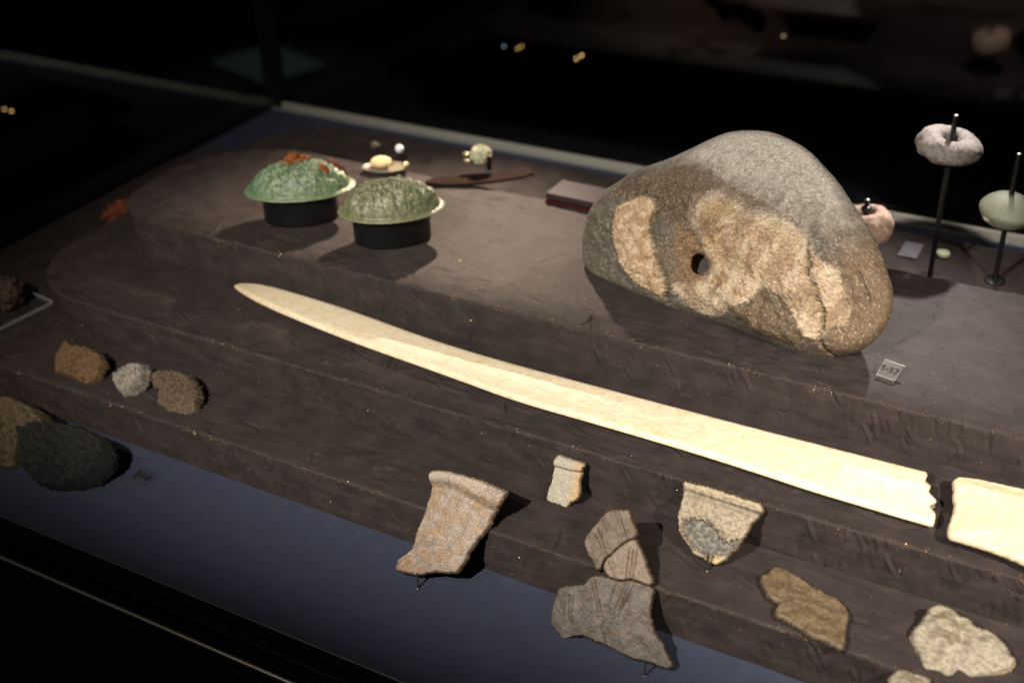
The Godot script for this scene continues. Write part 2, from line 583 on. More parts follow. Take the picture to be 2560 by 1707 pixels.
func make_case():
	var fl := box("case_floor", Vector3(-0.868, -0.03, -0.536), Vector3(0.75, 0.0, 0.318), M.felt)
	tag(fl, "", "", "", "structure")
	obj("display_step", step_mesh(-0.002, 0.04, -0.80, 0.62, -0.335, 0.192, 0.12, 0.10, 31), M.cloth)
	tag(get_child(-1), "lowest dark brown cloth-covered step, with potsherds along its front", "display step")
	flecks(get_child(-1), 0.04, -0.80, 0.192, 0.12, 131)
	obj("display_step", step_mesh(0.038, 0.08, -0.672, 0.62, -0.358, 0.1185, 0.10, 0.10, 32), M.cloth)
	tag(get_child(-1), "middle dark brown cloth-covered step that the long bone blade lies on", "display step")
	flecks(get_child(-1), 0.08, -0.672, 0.1185, 0.10, 132)
	obj("display_step", step_mesh(0.078, 0.12, -0.637, 0.62, -0.196, 0.0165, 0.075, 0.11, 33), M.cloth)
	tag(get_child(-1), "topmost dark brown cloth-covered step carrying the big stone and green brooches", "display step")
	flecks(get_child(-1), 0.12, -0.637, 0.0165, 0.075, 133)
	# frame of the case
	var f := thing("case_frame", Transform3D.IDENTITY, "black and grey metal frame round the foot of the glass case", "frame")
	box("ledge", Vector3(-1.0, -0.03, 0.319), Vector3(0.8, 0.002, 0.3385), M.frame, f, 0.001)
	box("channel", Vector3(-1.0, -0.03, 0.3385), Vector3(0.8, -0.004, 0.3515), M.gloss, f)
	obj("trim", tube(Vector3(-1.0, -0.001, 0.3535), Vector3(0.8, -0.001, 0.3535), 0.0019, 0.0019, 24), M.steel, f)
	obj("bead", tube(Vector3(-1.0, 0.0012, 0.3195), Vector3(0.8, 0.0012, 0.3195), 0.0009, 0.0009, 16), M.steel, f)
	obj("seal", tube(Vector3(-1.0, -0.004, 0.3450), Vector3(0.8, -0.004, 0.3450), 0.003, 0.003, 20), M.gloss, f)
	box("face_plate", Vector3(-1.0, -0.06, 0.3555), Vector3(0.8, -0.006, 0.46), M.gloss, f, 0.002)
	box("ledge", Vector3(-0.868, -0.03, -0.5388), Vector3(0.8, 0.0022, -0.5365), mat(S(128, 128, 128), 0.5, 0.4), f, 0.0006)
	box("channel", Vector3(-0.868, -0.03, -0.550), Vector3(0.8, -0.004, -0.5390), M.black_satin, f)
	box("trim", Vector3(-0.868, -0.03, -0.5612), Vector3(0.8, 0.003, -0.5586), M.alu, f, 0.0006)
	box("ledge", Vector3(-0.874, -0.03, -0.536), Vector3(-0.868, 0.002, 0.319), M.frame, f, 0.0008)
	box("face_plate", Vector3(-0.92, -0.03, -0.60), Vector3(-0.882, 0.004, 0.36), M.black_satin, f, 0.001)
	box("corner_post", Vector3(-0.905, 0.0, -0.590), Vector3(-0.882, 1.1, -0.567), M.black_satin, f, 0.001)
	var bp := box("glass_pane", Vector3(-0.868, -0.02, -0.558), Vector3(0.80, 1.1, -0.550), M.glass)
	tag(bp, "clear glass back wall of the case, faintly mirroring the steps", "glass pane")
	var lp := box("glass_pane", Vector3(-0.882, -0.02, -0.550), Vector3(-0.874, 1.1, 0.338), M.glass)
	tag(lp, "clear glass wall at the left end of the case", "glass pane")
	tag(box("gallery_floor", Vector3(-6, -1.05, -6), Vector3(4, -1.0, 1.6), mat(S(9, 9, 10), 0.9, 0.0, 0.2)), "", "", "", "structure")
	var pb := Basis(Vector3.UP, -0.32)
	var pl := obj("gallery_plinth", rounded_box(Vector3(0.42, 0.03, 0.31), 0.004), mat(S(44, 50, 51), 0.8, 0.0, 0.2), null, Transform3D(pb, Vector3(-3.2350, -0.985, -2.886) + pb * Vector3(0.21, 0.0, -0.155)))
	tag(pl, "low grey-green plinth on the dark gallery floor, beyond the corner post", "plinth")
	box("cabinet_base", Vector3(-0.90, -1.0, -0.58), Vector3(0.80, -0.06, 0.36), M.black_satin)
	tag(get_child(-1), "black cabinet that the glass case stands on", "cabinet")

# ---------------------------------------------------------------- lamps
func lamp(pos: Vector3, to: Vector3, energy: float, color: Color, angle: float, size: float, label: String, blocker := -9.0, blocker_y := 0.0):
	var dir := (to - pos).normalized()
	var up := Vector3.UP if absf(dir.y) < 0.95 else Vector3.RIGHT
	var t := thing("spot_lamp", Transform3D(Basis.looking_at(dir, up), pos), label, "spot lamp", "")
	obj("housing", tube(Vector3(0, 0, 0.075), Vector3(0, 0, 0.004), 0.018, 0.022, 24), M.black_satin, t)
	var e := mat(Color.BLACK, 0.5)
	e.emission_enabled = true
	e.emission = color
	e.emission_energy_multiplier = 3.0
	obj("lens", tube(Vector3(0, 0, 0.0038), Vector3(0, 0, 0.001), 0.012, 0.012, 24), e, t)
	obj("stem", tube(Vector3(0, 0.02, 0.05), Vector3(0, 0.16, 0.05), 0.004, 0.004, 12), M.black_satin, t)
	var l := SpotLight3D.new()
	l.name = "spot_light"
	l.light_color = color
	l.light_energy = energy
	l.spot_angle = angle
	l.spot_angle_attenuation = 1.0
	l.spot_range = 6.0
	l.spot_attenuation = 2.0
	l.light_size = size
	l.shadow_enabled = true
	l.position = Vector3(0, 0, -0.004)
	t.add_child(l, true)
	if blocker > -5.0:                                     # an added, unseen flap that cuts the beam off towards the front
		var e1 := pos + (Vector3(pos.x, blocker_y, blocker) - pos).normalized() * 0.19
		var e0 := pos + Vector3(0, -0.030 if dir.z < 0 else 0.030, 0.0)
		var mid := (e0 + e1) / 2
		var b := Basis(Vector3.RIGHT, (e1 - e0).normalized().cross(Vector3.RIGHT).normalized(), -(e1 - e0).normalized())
		var flap := obj("added_blocker", rounded_box(Vector3(0.62, 0.0016, e0.distance_to(e1)), 0.0005), M.black_satin, t)
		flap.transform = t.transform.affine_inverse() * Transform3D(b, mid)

# ---------------------------------------------------------------- the big stone
func make_stone():
	var tr := frame(Vector3(0.0000, 0.1200, -0.0620), Vector3(0.9749, 0.0000, 0.2226), Vector3(-0.2092, 0.3420, 0.9161))
	var outline := P([-238,-1469,40,-1532,202,-1527,452,-1474,619,-1376,764,-1295,903,-1180,1058,-1056,1177,-952,1275,-843,1342,-739,1412,-650,1454,-538,1469,-418,1447,-298,1396,-181,1322,-84,1210,-8,1122,52,1027,96,912,127,754,131,520,108,270,109,19,133,-188,148,-347,161,-514,152,-706,134,-897,131,-1095,120,-1260,98,-1357,37,-1423,-58,-1464,-209,-1459,-373,-1451,-456,-1402,-566,-1321,-698,-1197,-809,-1077,-925,-950,-1003,-761,-1110,-582,-1235,-411,-1364])
	var hole := P([-124,-367])[0]
	var pale_l := P([-994,-628,-902,-699,-776,-779,-666,-777,-575,-710,-630,-649,-603,-487,-475,-292,-351,-174,-319,-91,-356,-1,-485,-7,-684,-56,-846,-165,-953,-277,-990,-409,-1005,-531])
	var pale_m := P([-248,-798,-212,-912,-149,-929,-51,-999,38,-978,226,-898,379,-925,533,-939,708,-874,805,-803,938,-715,1067,-683,1133,-562,1224,-408,1219,-278,1134,-263,1110,-140,991,-129,900,-229,767,-360,613,-399,532,-403,465,-249,284,-131,224,-50,121,6,-15,13,-164,-16,-217,-77,-306,-142,-152,-221,-5,-312,-6,-432,-97,-511,-169,-641,-249,-678])
	var rust := P([-452,-652,-277,-656,-176,-608,-97,-511,-2,-419,7,-270,-136,-164,-314,-170,-438,-288,-524,-402,-395,-454])
	var brown := P([-1182,-687,-1051,-831,-828,-964,-596,-1097,-438,-1159,-284,-1160,-114,-1100,49,-1054,269,-1025,441,-985,226,-898,-47,-985,-212,-912,-264,-794,-245,-665,-427,-629,-542,-719,-670,-791,-904,-706,-1085,-682])
	var wedge := P([532,-403,613,-399,767,-360,900,-229,995,-115,902,-10,656,16,469,-11,288,-117,465,-249])
	var crack_l := P([-780,-793,-650,-781,-570,-711,-574,-672,-637,-640,-620,-560,-581,-462,-533,-368,-463,-280,-364,-186,-318,-107,-311,-32,-314,32])
	var crack_r := P([776,-823,814,-749,870,-680,869,-616,921,-568,973,-498,1021,-399,1066,-298,1081,-246,1094,-134,1127,-59,1160,2])
	var crack_s := P([1210,-699,1260,-630,1299,-559,1332,-499])
	var n := 560
	var b := resample(clockwise(outline), n, 1)
	var r_hole := 0.0088
	var reach := PackedFloat32Array()
	for k in n:
		var t := (b[(k + 1) % n] - b[(k + n - 1) % n]).normalized()
		reach.append(clampf(absf(Vector2(t.y, -t.x).dot((b[k] - hole).normalized())), 0.45, 1.0))
	reach = smoothed(reach, 30)
	var grey := C(172, 164, 154)
	var grey2 := C(100, 93, 84)
	var moss := C(78, 71, 57)
	var brn := C(64, 50, 39)
	var brn2 := C(106, 82, 58)
	var pale := C(190, 168, 140)
	var pale2 := C(132, 108, 84)
	var ochre := C(156, 124, 90)
	var rusty := C(108, 78, 54)
	var white := C(206, 190, 166)
	var rows := []
	var cols := []
	var rings := 120
	for i in rings + 1:
		var t := float(i) / rings
		var s := lerpf(t, sin(t * PI / 2), 0.55)
		var r := PackedVector3Array()
		var cc := PackedColorArray()
		for k in n:
			var dir := (b[k] - hole).normalized()
			var p: Vector2 = (hole + dir * r_hole).lerp(b[k], s)
			var d := p.distance_to(b[k]) * reach[k]
			var e := 1.0 - minf(d / 0.066, 1.0)
			var y := 0.048 * pow(maxf(0.0, 1.0 - e * e), 0.62)
			var edge_in := clampf(d / 0.02, 0.0, 1.0)
			for pl in [[0.034, 0.06, 0.03], [0.0335 + 0.42 * 0.088, -0.10, 0.42], [0.034 + 0.55 * 0.100, -0.55, 0.05], [0.0330 + 0.55 * 0.095, 0.55, -0.10], [0.0345 + 0.05 * 0.0, 0.16, -0.22]]:
				var cut: float = pl[0] + pl[1] * p.x + pl[2] * p.y
				var hh := clampf(0.5 + 0.5 * (cut - y) / 0.007, 0.0, 1.0)
				y = lerpf(cut, y, hh) - 0.007 * hh * (1.0 - hh)
			y = lerpf(minf(y, 0.03), y, edge_in)
			var q := Vector2(p.x + nz_a.get_noise_2d(p.x * 300.0, p.y * 300.0) * 0.0022, p.y + nz_a.get_noise_2d(p.x * 300.0 + 99.0, p.y * 300.0) * 0.0022)
			q += Vector2(nz_b.get_noise_2d(p.x * 900.0, p.y * 900.0), nz_b.get_noise_2d(p.x * 900.0, p.y * 900.0 + 77.0)) * 0.0007
			var n1 := nz_a.get_noise_2d(p.x * 90.0, p.y * 90.0)
			var n2 := nz_b.get_noise_2d(p.x * 420.0, p.y * 420.0)
			var streak := nz_c.get_noise_2d((p.x + p.y * 0.6) * 260.0, (p.y - p.x * 0.6) * 900.0)
			var scale := nz_a.get_noise_2d((p.x * 0.8 + p.y * 0.5) * 500.0, (p.y * 0.8 - p.x * 0.5) * 230.0 + 31.0)
			var fl := soft(q, pale_l, 0.0008)
			var fm := soft(q, pale_m, 0.0007 + 0.0055 * sm(-0.055, -0.080, p.y + p.x * 0.25) + 0.002 * clampf(n1 * 2.0 - 0.2, 0, 1))
			var fr := soft(q, rust, 0.004)
			var fb := soft(q, brown, 0.005)
			var fw := soft(q, wedge, 0.002)
			var edge := clampf(d / 0.02, 0.0, 1.0)
			y += (n1 * 0.0022 + n2 * 0.00022 + nz_a.get_noise_2d(p.x * 28.0 + 7.0, p.y * 28.0) * 0.004) * edge
			y += fl * 0.0048 - fm * 0.0012 + fm * 0.0009 * sm(-0.06, 0.06, nz_a.get_noise_2d((p.x + p.y * 0.5) * 70.0 + 3.0, (p.y - p.x * 0.5) * 40.0)) + (fm + fl) * 0.0007 * sm(-0.05, 0.05, nz_a.get_noise_2d((p.x + p.y * 0.5) * 130.0 + 55.0, (p.y - p.x * 0.5) * 70.0)) + fm * (scale * 0.0006 + n2 * 0.00012) + fl * (scale * 0.0004)
			y += fr * (scale * 0.0008 - 0.0022)
			y -= 0.0045 * exp(-pow((p.distance_to(hole) - r_hole) / 0.026, 2.0))
			y -= 0.0022 * exp(-pow((p.distance_to(hole) - r_hole) / 0.0022, 2.0))
			var dl := line_distance(q, crack_l)
			var dr := line_distance(q, crack_r)
			var ds := line_distance(p, crack_s)
			y -= 0.0026 * exp(-pow(dl / 0.0011, 2.0)) + 0.0045 * exp(-pow(dr / 0.0013, 2.0)) * sm(-0.9, 0.4, n2 + 0.3) + 0.0022 * exp(-pow(ds / 0.0011, 2.0))
			r.append(Vector3(p.x, y, p.y))
			# the stone's own colours: grey weathered skin (its top brightened in place of lamp light), brown stain, pale fresh breaks
			var up := sm(0.0, 0.06, -p.y - 0.075 + n1 * 0.02)
			var col := moss.lerp(grey2, clampf(0.5 + streak * 0.9, 0, 1)).lerp(grey, up)
			col = col.lerp(grey2, clampf(-n2 * 0.5 + streak * 0.4, 0, 0.6))
			var right := sm(0.085, 0.12, p.x + n1 * 0.02) * (1.0 - up)
			col = col.lerp(brn2.lerp(pale2, clampf(0.2 + streak * 1.3, 0, 0.7)), right * 0.8)
			col = col.lerp(brn.lerp(brn2, clampf(0.4 + streak * 1.2, 0, 1)), fb * 0.9)
			col = col.lerp(brn2.lerp(moss, clampf(0.4 + streak * 1.4, 0, 1)), fw * 0.9)
			var mix := clampf(0.5 + scale * 1.1 + n1 * 0.8, 0, 1)
			var rightward := sm(-0.02, 0.05, p.x)
			var face := ochre.lerp(pale, clampf(mix * 0.7 + rightward * 0.35, 0, 1)).lerp(pale2, clampf(streak * 1.1, 0, 0.8))
			var rim := clampf(1.0 - absf(fm - 0.5) * 2.0, 0, 1)
			face = face.lerp(brn2, clampf(nz_c.get_noise_2d((p.x + p.y * 0.7) * 160.0 + 20.0, (p.y - p.x * 0.7) * 420.0) * 1.5 - 0.1, 0, 0.6))
			face = face.lerp(white, clampf(rim * 0.7 + sm(0.25, 0.6, n2) * 0.5, 0, 0.7))
			if p.y > -0.025 and p.x < 0.05: face = face.lerp(white, 0.45)
			var wide := nz_s.get_noise_2d((p.x + p.y * 0.4) * 34.0 + 8.0, (p.y - p.x * 0.4) * 26.0)
			face = face.lerp(brn2.lerp(rusty, 0.5), clampf(wide * 0.9 + 0.02, 0, 0.45))
			face = face.lerp(white, clampf(-wide * 0.9 - 0.1, 0, 0.5))
			col = col.lerp(face, fm)
			col = col.lerp(pale.lerp(ochre, clampf(0.45 + n1 * 1.3 + scale * 0.7, 0, 1)), fl)
			var rr := rusty.lerp(ochre, clampf(0.25 + scale * 0.9, 0, 0.8))
			col = col.lerp(rr, fr * clampf(0.62 + wide * 0.6 + scale * 0.5, 0.2, 0.9) * (1.0 - 0.4 * fm))
			col = col.lerp(rusty, exp(-pow((p.distance_to(hole) - r_hole) / 0.007, 2.0)) * 0.45)
			col = col.lerp(C(40, 30, 22), 0.85 * exp(-pow(dr / 0.0008, 2.0)) + 0.6 * exp(-pow(dl / 0.0007, 2.0)) + 0.5 * exp(-pow(ds / 0.0009, 2.0)))
			if fm + fl < 0.5: col = col.lerp(white, sm(0.38, 0.55, nz_b.get_noise_2d(p.x * 700.0 + 61.0, p.y * 700.0)) * 0.55 * (1.0 - up))
			var g3 := nz_b.get_noise_2d(p.x * 1300.0 + 11.0, p.y * 1300.0)
			var v3 := 1.0 + g3 * (0.34 - 0.18 * maxf(fm, fl))
			if g3 > 0.42: v3 = 1.5
			if g3 < -0.42: v3 = 0.55
			cc.append(Color(col.r * v3, col.g * v3, col.b * v3))
		rows.append(r)
		cols.append(cc)
	var back := 22
	for i in range(back, -1, -1):
		var t := float(i) / back
		var s := lerpf(t, sin(t * PI / 2), 0.6)
		if i == back: s = 0.9985
		var r := PackedVector3Array()
		var cc := PackedColorArray()
		for k in n:
			var dir := (b[k] - hole).normalized()
			var p: Vector2 = (hole + Vector2(-0.024, 0.012) + dir * r_hole * 0.95).lerp(b[k], s)
			var d := p.distance_to(b[k]) * reach[k]
			var e := 1.0 - minf(d / 0.055, 1.0)
			r.append(Vector3(p.x, -0.036 * pow(maxf(0.0, 1.0 - e * e), 0.6) + nz_a.get_noise_2d(p.x * 90.0 + 500.0, p.y * 90.0) * 0.0015 * clampf(d / 0.02, 0, 1), p.y))
			cc.append(grey2.lerp(moss, 0.5))
		rows.append(r)
		cols.append(cc)
	var inner: PackedVector3Array = rows[-1]
	var outer: PackedVector3Array = rows[0]
	for i in range(1, 13):
		var r := PackedVector3Array()
		var cc := PackedColorArray()
		for k in n:
			r.append(inner[k].lerp(outer[k], i / 12.0) + Vector3(nz_b.get_noise_2d(k * 0.9, i * 3.0), 0, nz_b.get_noise_2d(k * 0.9, i * 3.0 + 40.0)) * (0.0005 if i < 12 else 0.0))
			cc.append(pale2.lerp(rusty, 0.3))
		rows.append(r)
		cols.append(cc)
	var o := obj("perforated_stone", lattice(rows, cols), M.stone, null, tr)
	tag(o, "big rounded grey-brown boulder with pale broken patches and a drilled hole", "stone")

# ---------------------------------------------------------------- bronze brooches
func brooch(called: String, c: Vector3, turn: float, a: float, bb: float, hh: float, tones: Array, seed_: int, label: String) -> Node3D:
	var cell := noise(seed_, 0.095, 1, FastNoiseLite.TYPE_CELLULAR)
	cell.cellular_return_type = FastNoiseLite.RETURN_DISTANCE2_DIV
	cell.cellular_jitter = 1.0
	cell.domain_warp_enabled = true
	cell.domain_warp_amplitude = 9.0
	cell.domain_warp_frequency = 0.12
	var n := 300
	var rows := []
	var cols := []
	var top := 70
	for i in top + 12:
		var r := PackedVector3Array()
		var cc := PackedColorArray()
		for k in n:
			var t := TAU * k / n
			var q := 0.0
			var y := 0.0
			if i <= top:                                    # the domed shell
				q = 0.895 * float(i) / top
				y = hh * pow(maxf(0.0, 1.0 - pow(q / 0.897, 2.3)), 0.66) + 0.004
			else:                                           # flange, lip, underside
				var u := i - top
				q = [0.915, 0.935, 0.955, 0.985, 1.0, 0.985, 0.95, 0.90, 0.80, 0.5, 0.0][u - 1]
				y = [0.0030, 0.0040, 0.0028, 0.0022, 0.0014, 0.0006, 0.0006, 0.001, 0.004, 0.010, 0.012][u - 1]
			var x := cos(t) * a * q
			var z := sin(t) * bb * q
			var wob := nz_a.get_noise_2d(x * 120.0 + seed_, z * 120.0)
			var mm := Vector2(x, z) * 1000.0
			var ym := y * 1000.0
			var cv := cell.get_noise_3d(mm.x, ym, mm.y)          # about -1 at borders .. 0 inside
			var ridge := clampf(1.0 + cv * 1.25, 0.0, 1.0)
			var f := nz_b.get_noise_3d(mm.x * 0.30 + seed_, ym * 0.30, mm.y * 0.30)
			var relief := 0.0
			if i <= top + 1:
				var boss := 0.0
				for w in [Vector2(0, 0), Vector2(24, 0), Vector2(-24, 0), Vector2(10, 15), Vector2(-12, 14), Vector2(10, -15), Vector2(-12, -14), Vector2(34, 9), Vector2(-34, 9)]:
					boss += exp(-mm.distance_squared_to(w) / 14.0)
				var band := exp(-pow((absf(mm.y) - 9.0) / 1.1, 2.0)) + exp(-pow((q - 0.80) / 0.02, 2.0)) + exp(-pow((absf(mm.x) - 17.0) / 1.1, 2.0)) * 0.8
				relief = boss * 0.0022 + band * 0.0012 + (0.5 - ridge) * 0.0024 + f * 0.0009
				if q > 0.86: relief *= 0.15
			else:
				relief = f * 0.0004
			var ww := wob * (1.0 - 0.75 * sm(0.85, 0.93, q))
			r.append(Vector3(x * (1.0 + ww * 0.02), y + relief + ww * 0.0008, z * (1.0 + ww * 0.02)))
			var w1 := nz_a.get_noise_3d(mm.x * 0.22 + seed_ * 3.0, ym * 0.22, mm.y * 0.22)
			var w2 := nz_s.get_noise_3d(mm.x * 0.30 + 200.0, ym * 0.30, mm.y * 0.30 + seed_) * 0.6 + f * 0.4
			var col: Color = tones[0].lerp(tones[1], clampf(0.5 + w1 * 1.5, 0, 1))
			col = col.lerp(tones[2], clampf(w2 * 1.1 - 0.12, 0, 0.6))
			col = col.lerp(tones[3], clampf(ridge * 0.9 - 0.42 - w2 * 0.5, 0, 0.6))
			if seed_ == 41: col = col.lerp(C(52, 124, 104), clampf(sm(-0.025, -0.05, x) * (0.4 + w1), 0, 0.5))
			if i > top: col = col.lerp(tones[1], 0.5)
			cc.append(col)
		rows.append(r)
		cols.append(cc)
	var o := thing(called, at(c.x, c.y, c.z, turn), label, "brooch", "")
	obj("shell", lattice(rows, cols), M.bronze, o)
	return o

func clump(radius: Vector3, seed_: int, tones: Array, rough := 0.25, n := 48, m := 30) -> ArrayMesh:   # a lump: a sphere pushed about by noise
	var rows := []
	var cols := []
	for i in m + 1:
		var u := PI * i / m
		var r := PackedVector3Array()
		var cc := PackedColorArray()
		for k in n:
			var t := TAU * k / n
			var d := Vector3(sin(u) * cos(t), cos(u), sin(u) * sin(t))
			var w := 1.0 + rough * nz_a.get_noise_3d(d.x * 60.0 + seed_ * 13.0, d.y * 60.0, d.z * 60.0) * 1.6 + rough * 0.5 * nz_b.get_noise_3d(d.x * 160.0 + seed_, d.y * 160.0, d.z * 160.0)
			r.append(d * radius * w)
			var q := nz_b.get_noise_3d(d.x * 90.0 + seed_ * 5.0, d.y * 90.0, d.z * 90.0)
			cc.append(tones[0].lerp(tones[1], clampf(0.5 + q * 1.5, 0, 1)))
		rows.append(r)
		cols.append(cc)
	return lattice(rows, cols)

func make_brooches():
	var t1 := [C(100, 126, 98), C(128, 144, 106), C(158, 166, 130), C(48, 70, 54)]
	var t2 := [C(108, 116, 86), C(130, 132, 98), C(162, 162, 126), C(58, 60, 42)]
	var o := brooch("oval_brooch", Vector3(-0.4297, 0.150, -0.0590), 0.60, 0.0545, 0.0335, 0.0240, t1, 41, "left green bronze oval brooch with orange rust lumps on its top")
	var rt := [C(140, 76, 28), C(186, 112, 40)]
	obj("rust_patch", clump(Vector3(0.012, 0.0026, 0.008), 3, rt, 0.6), M.rough_rock, o, at(-0.001, 0.0275, -0.006, 0.4))
	obj("rust_patch", clump(Vector3(0.005, 0.004, 0.005), 4, rt, 0.6), M.rough_rock, o, at(-0.003, 0.0303, -0.008))
	obj("rust_patch", clump(Vector3(0.0055, 0.0025, 0.0045), 5, rt, 0.6), M.rough_rock, o, Transform3D(Basis(Vector3(0, 0, 1), -0.7), Vector3(0.0265, 0.0225, 0.008)))
	obj("rust_patch", clump(Vector3(0.010, 0.0025, 0.0045), 6, [C(96, 44, 30), C(130, 64, 40)], 0.5), M.rough_rock, o, Transform3D(Basis(Vector3(0, 0, 1), -0.8), Vector3(0.0385, 0.0175, -0.008)))
	brooch("oval_brooch", Vector3(-0.3218, 0.150, -0.0580), 0.62, 0.0508, 0.0335, 0.0250, t2, 43, "right green-grey bronze oval brooch with raised knobbly ornament, nearer the stone")
	for q in [[-0.4297, -0.0560, 0.60, "black oval drum under the left rust-topped brooch"], [-0.3218, -0.0560, 0.62, "black oval drum under the right knobbly brooch"]]:
		var prof := [[0.0, 0.0305], [0.035, 0.0305], [0.0362, 0.0298], [0.0366, 0.028], [0.0366, 0.002], [0.036, 0.0005], [0.0, 0.0005]]
		var d := obj("brooch_stand", lathe(prof, 64, 1.0, 0.62), M.black, null, at(q[0], 0.12, q[1], q[2]))
		tag(d, q[3], "display stand")

# ---------------------------------------------------------------- bone
func make_bones():
	var up := P([-3948,-328,-3947,-369,-3875,-409,-3728,-442,-3572,-460,-3308,-448,-2966,-432,-2633,-416,-2374,-383,-2030,-327,-1628,-279,-1265,-273,-906,-258,-813,-268,-115,-265,543,-262,1248,-268,1907,-287,2517,-299])
	var brk := P([2533,-282,2552,-220,2543,-165,2595,-130,2602,-74,2591,-52,2667,21,2675,36,2630,97,2695,169,2709,246])
	var lo := P([-3917,-302,-3824,-263,-3648,-195,-3399,-136,-3029,-83,-2576,-9,-2158,43,-1848,61,-1463,100,-1092,137,-662,184,-561,195,107,198,559,197,998,208,1423,231,1913,266,2371,277])
	# sections across the blade, from tip to break
	var n := 260
	var ring := 48
	var rows := []
	var cols := []
	var upc := func(line: PackedVector2Array, x: float) -> float:
		for i in line.size() - 1:
			if x <= line[i + 1].x or i == line.size() - 2:
				if i > 1 and i < line.size() - 2:
					return cubic_interpolate_in_time(line[i].y, line[i + 1].y, line[i - 1].y, line[i + 2].y, clampf((x - line[i].x) / (line[i + 1].x - line[i].x), 0, 1), line[i + 1].x - line[i].x, line[i - 1].x - line[i].x, line[i + 2].x - line[i].x)
				return lerpf(line[i].y, line[i + 1].y, clampf((x - line[i].x) / maxf(line[i + 1].x - line[i].x, 1e-6), 0, 1))
		return 0.0
	var ivory := C(208, 193, 163)
	var ivory2 := C(215, 203, 178)
	var tan := C(160, 134, 102)
	for q in 2:                                           # ease the traced edges
		for line in [up, lo]:
			var was: PackedVector2Array = line.duplicate()
			for i in range(2, line.size() - 2): line[i].y = was[i].y * 0.5 + lerpf(was[i - 1].y, was[i + 1].y, (was[i].x - was[i - 1].x) / (was[i + 1].x - was[i - 1].x)) * 0.5
	var xs := PackedFloat32Array()
	var x0 := -0.3948
	for i in n + 1:
		var t := float(i) / n
		xs.append(x0 + 0.0002 + (0.2560 - x0) * (t if t > 0.08 else t * t / 0.08))
	for i in n + 1:
		var x := xs[i]
		var a: float = upc.call(up, minf(x, 0.2517))
		var b: float = upc.call(lo, minf(x, 0.2371))
		if x < -0.392:
			var k := clampf((x - x0) / 0.003, 0.05, 1.0)
			var mid := (a + b) / 2
			a = lerpf(mid, a, sqrt(k)); b = lerpf(mid, b, sqrt(k))
		var r := PackedVector3Array()
		var cc := PackedColorArray()
		for k in ring:
			var u := float(k) / (ring / 2)
			var topside := u < 1.0
			var v := u if topside else 2.0 - u
			var z := lerpf(a, b, v)
			var e := 1.0 - pow(absf(v * 2 - 1), 12.0)
			var th := minf(0.0030, (b - a) * 0.15)
			var xe := x
			if i > n - 30:                                  # run out to the broken end
				var end := 0.0
				for j in brk.size() - 1:
					if z <= brk[j + 1].y or j == brk.size() - 2:
						end = lerpf(brk[j].x, brk[j + 1].x, clampf((z - brk[j].y) / (brk[j + 1].y - brk[j].y), 0, 1)); break
				var w := float(i - (n - 30)) / 30.0
				xe = lerpf(xs[n - 30], end + nz_b.get_noise_1d(z * 4000.0) * 0.0004, w)
			var y := (th * (0.35 + 0.65 * e) if topside else -th * (0.35 + 0.65 * e) * 0.8)
			if topside: y += 0.0002 * sin(v * PI)
			var w1 := nz_a.get_noise_2d(xe * 60.0, z * 160.0)
			r.append(Vector3(xe, y + w1 * 0.00008, z))
			var col := ivory.lerp(ivory2, clampf(0.5 + w1 * 1.4, 0, 1))
			var fib := nz_c.get_noise_2d(xe * 260.0, z * 2600.0)
			col = col.lerp(tan, clampf(fib * 0.35 - 0.04, 0, 0.2))
			col = col.lerp(tan, clampf((0.10 - minf(v, 1.0 - v)) * 3.0 * (0.4 + nz_a.get_noise_2d(xe * 200.0, 5.0)), 0, 0.55))
			col = col.lerp(tan, 0.35 * exp(-pow((xe + 0.398) / 0.05, 2.0)))
			col = col.lerp(C(150, 118, 78), clampf(sm(0.34, 0.5, nz_b.get_noise_2d(xe * 260.0 + 400.0, z * 2600.0)) * 0.35, 0, 0.35))
			col = col.lerp(C(206, 160, 100), 0.5 * exp(-(pow((xe - 0.06) / 0.012, 2.0) + pow((z - 0.012) / 0.006, 2.0))) * clampf(0.5 + nz_b.get_noise_2d(xe * 700.0, z * 700.0) * 2.0, 0, 1))
			col = col.lerp(C(206, 160, 100), 0.45 * exp(-(pow((xe + 0.235) / 0.006, 2.0) + pow((z + 0.016) / 0.012, 2.0))) * clampf(0.4 + nz_b.get_noise_2d(xe * 700.0, z * 700.0) * 2.0, 0, 1))
			cc.append(col)
		rows.append(r)
		cols.append(cc)
	var cap := PackedVector3Array()
	var cap_c := PackedColorArray()
	for k in ring:
		cap.append((rows[-1] as PackedVector3Array)[k] * Vector3(1, 0.1, 1) - Vector3(0.0006, 0, 0))
		cap_c.append(tan)
	rows.append(cap)
	cols.append(cap_c)
	var o := obj("whalebone_sword", lattice(rows, cols, -1.0), M.bone, null, Transform3D(Basis.IDENTITY, Vector3(-0.05, 0.0862, 0.07)))
	tag(o, "long cream whalebone blade with pointed left tip and jagged right end", "bone blade")
	var out2 := P([-251,-170,-271,-110,-242,-25,-230,67,-204,132,-195,222,-194,278,-189,350,-190,405,-182,456,-164,492,-47,495,54,497,204,509,308,534,800,560,1200,560,1200,-250,800,-240,181,-226,-123,-204])
	var hf := func(p: Vector2, d: float) -> float: return 0.0025 * sm(0.0, 0.02, d) + nz_a.get_noise_2d(p.x * 100.0, p.y * 100.0) * 0.0003
	var cf := func(p: Vector2, d: float, part: int) -> Color:
		var fib := nz_c.get_noise_2d(p.x * 260.0, p.y * 2600.0)
		return ivory.lerp(tan, clampf(fib * 0.7 + 0.05 + nz_a.get_noise_2d(p.x * 90.0, p.y * 160.0) * 0.4, 0, 0.5)) if part == 0 else ivory.lerp(tan, 0.4)
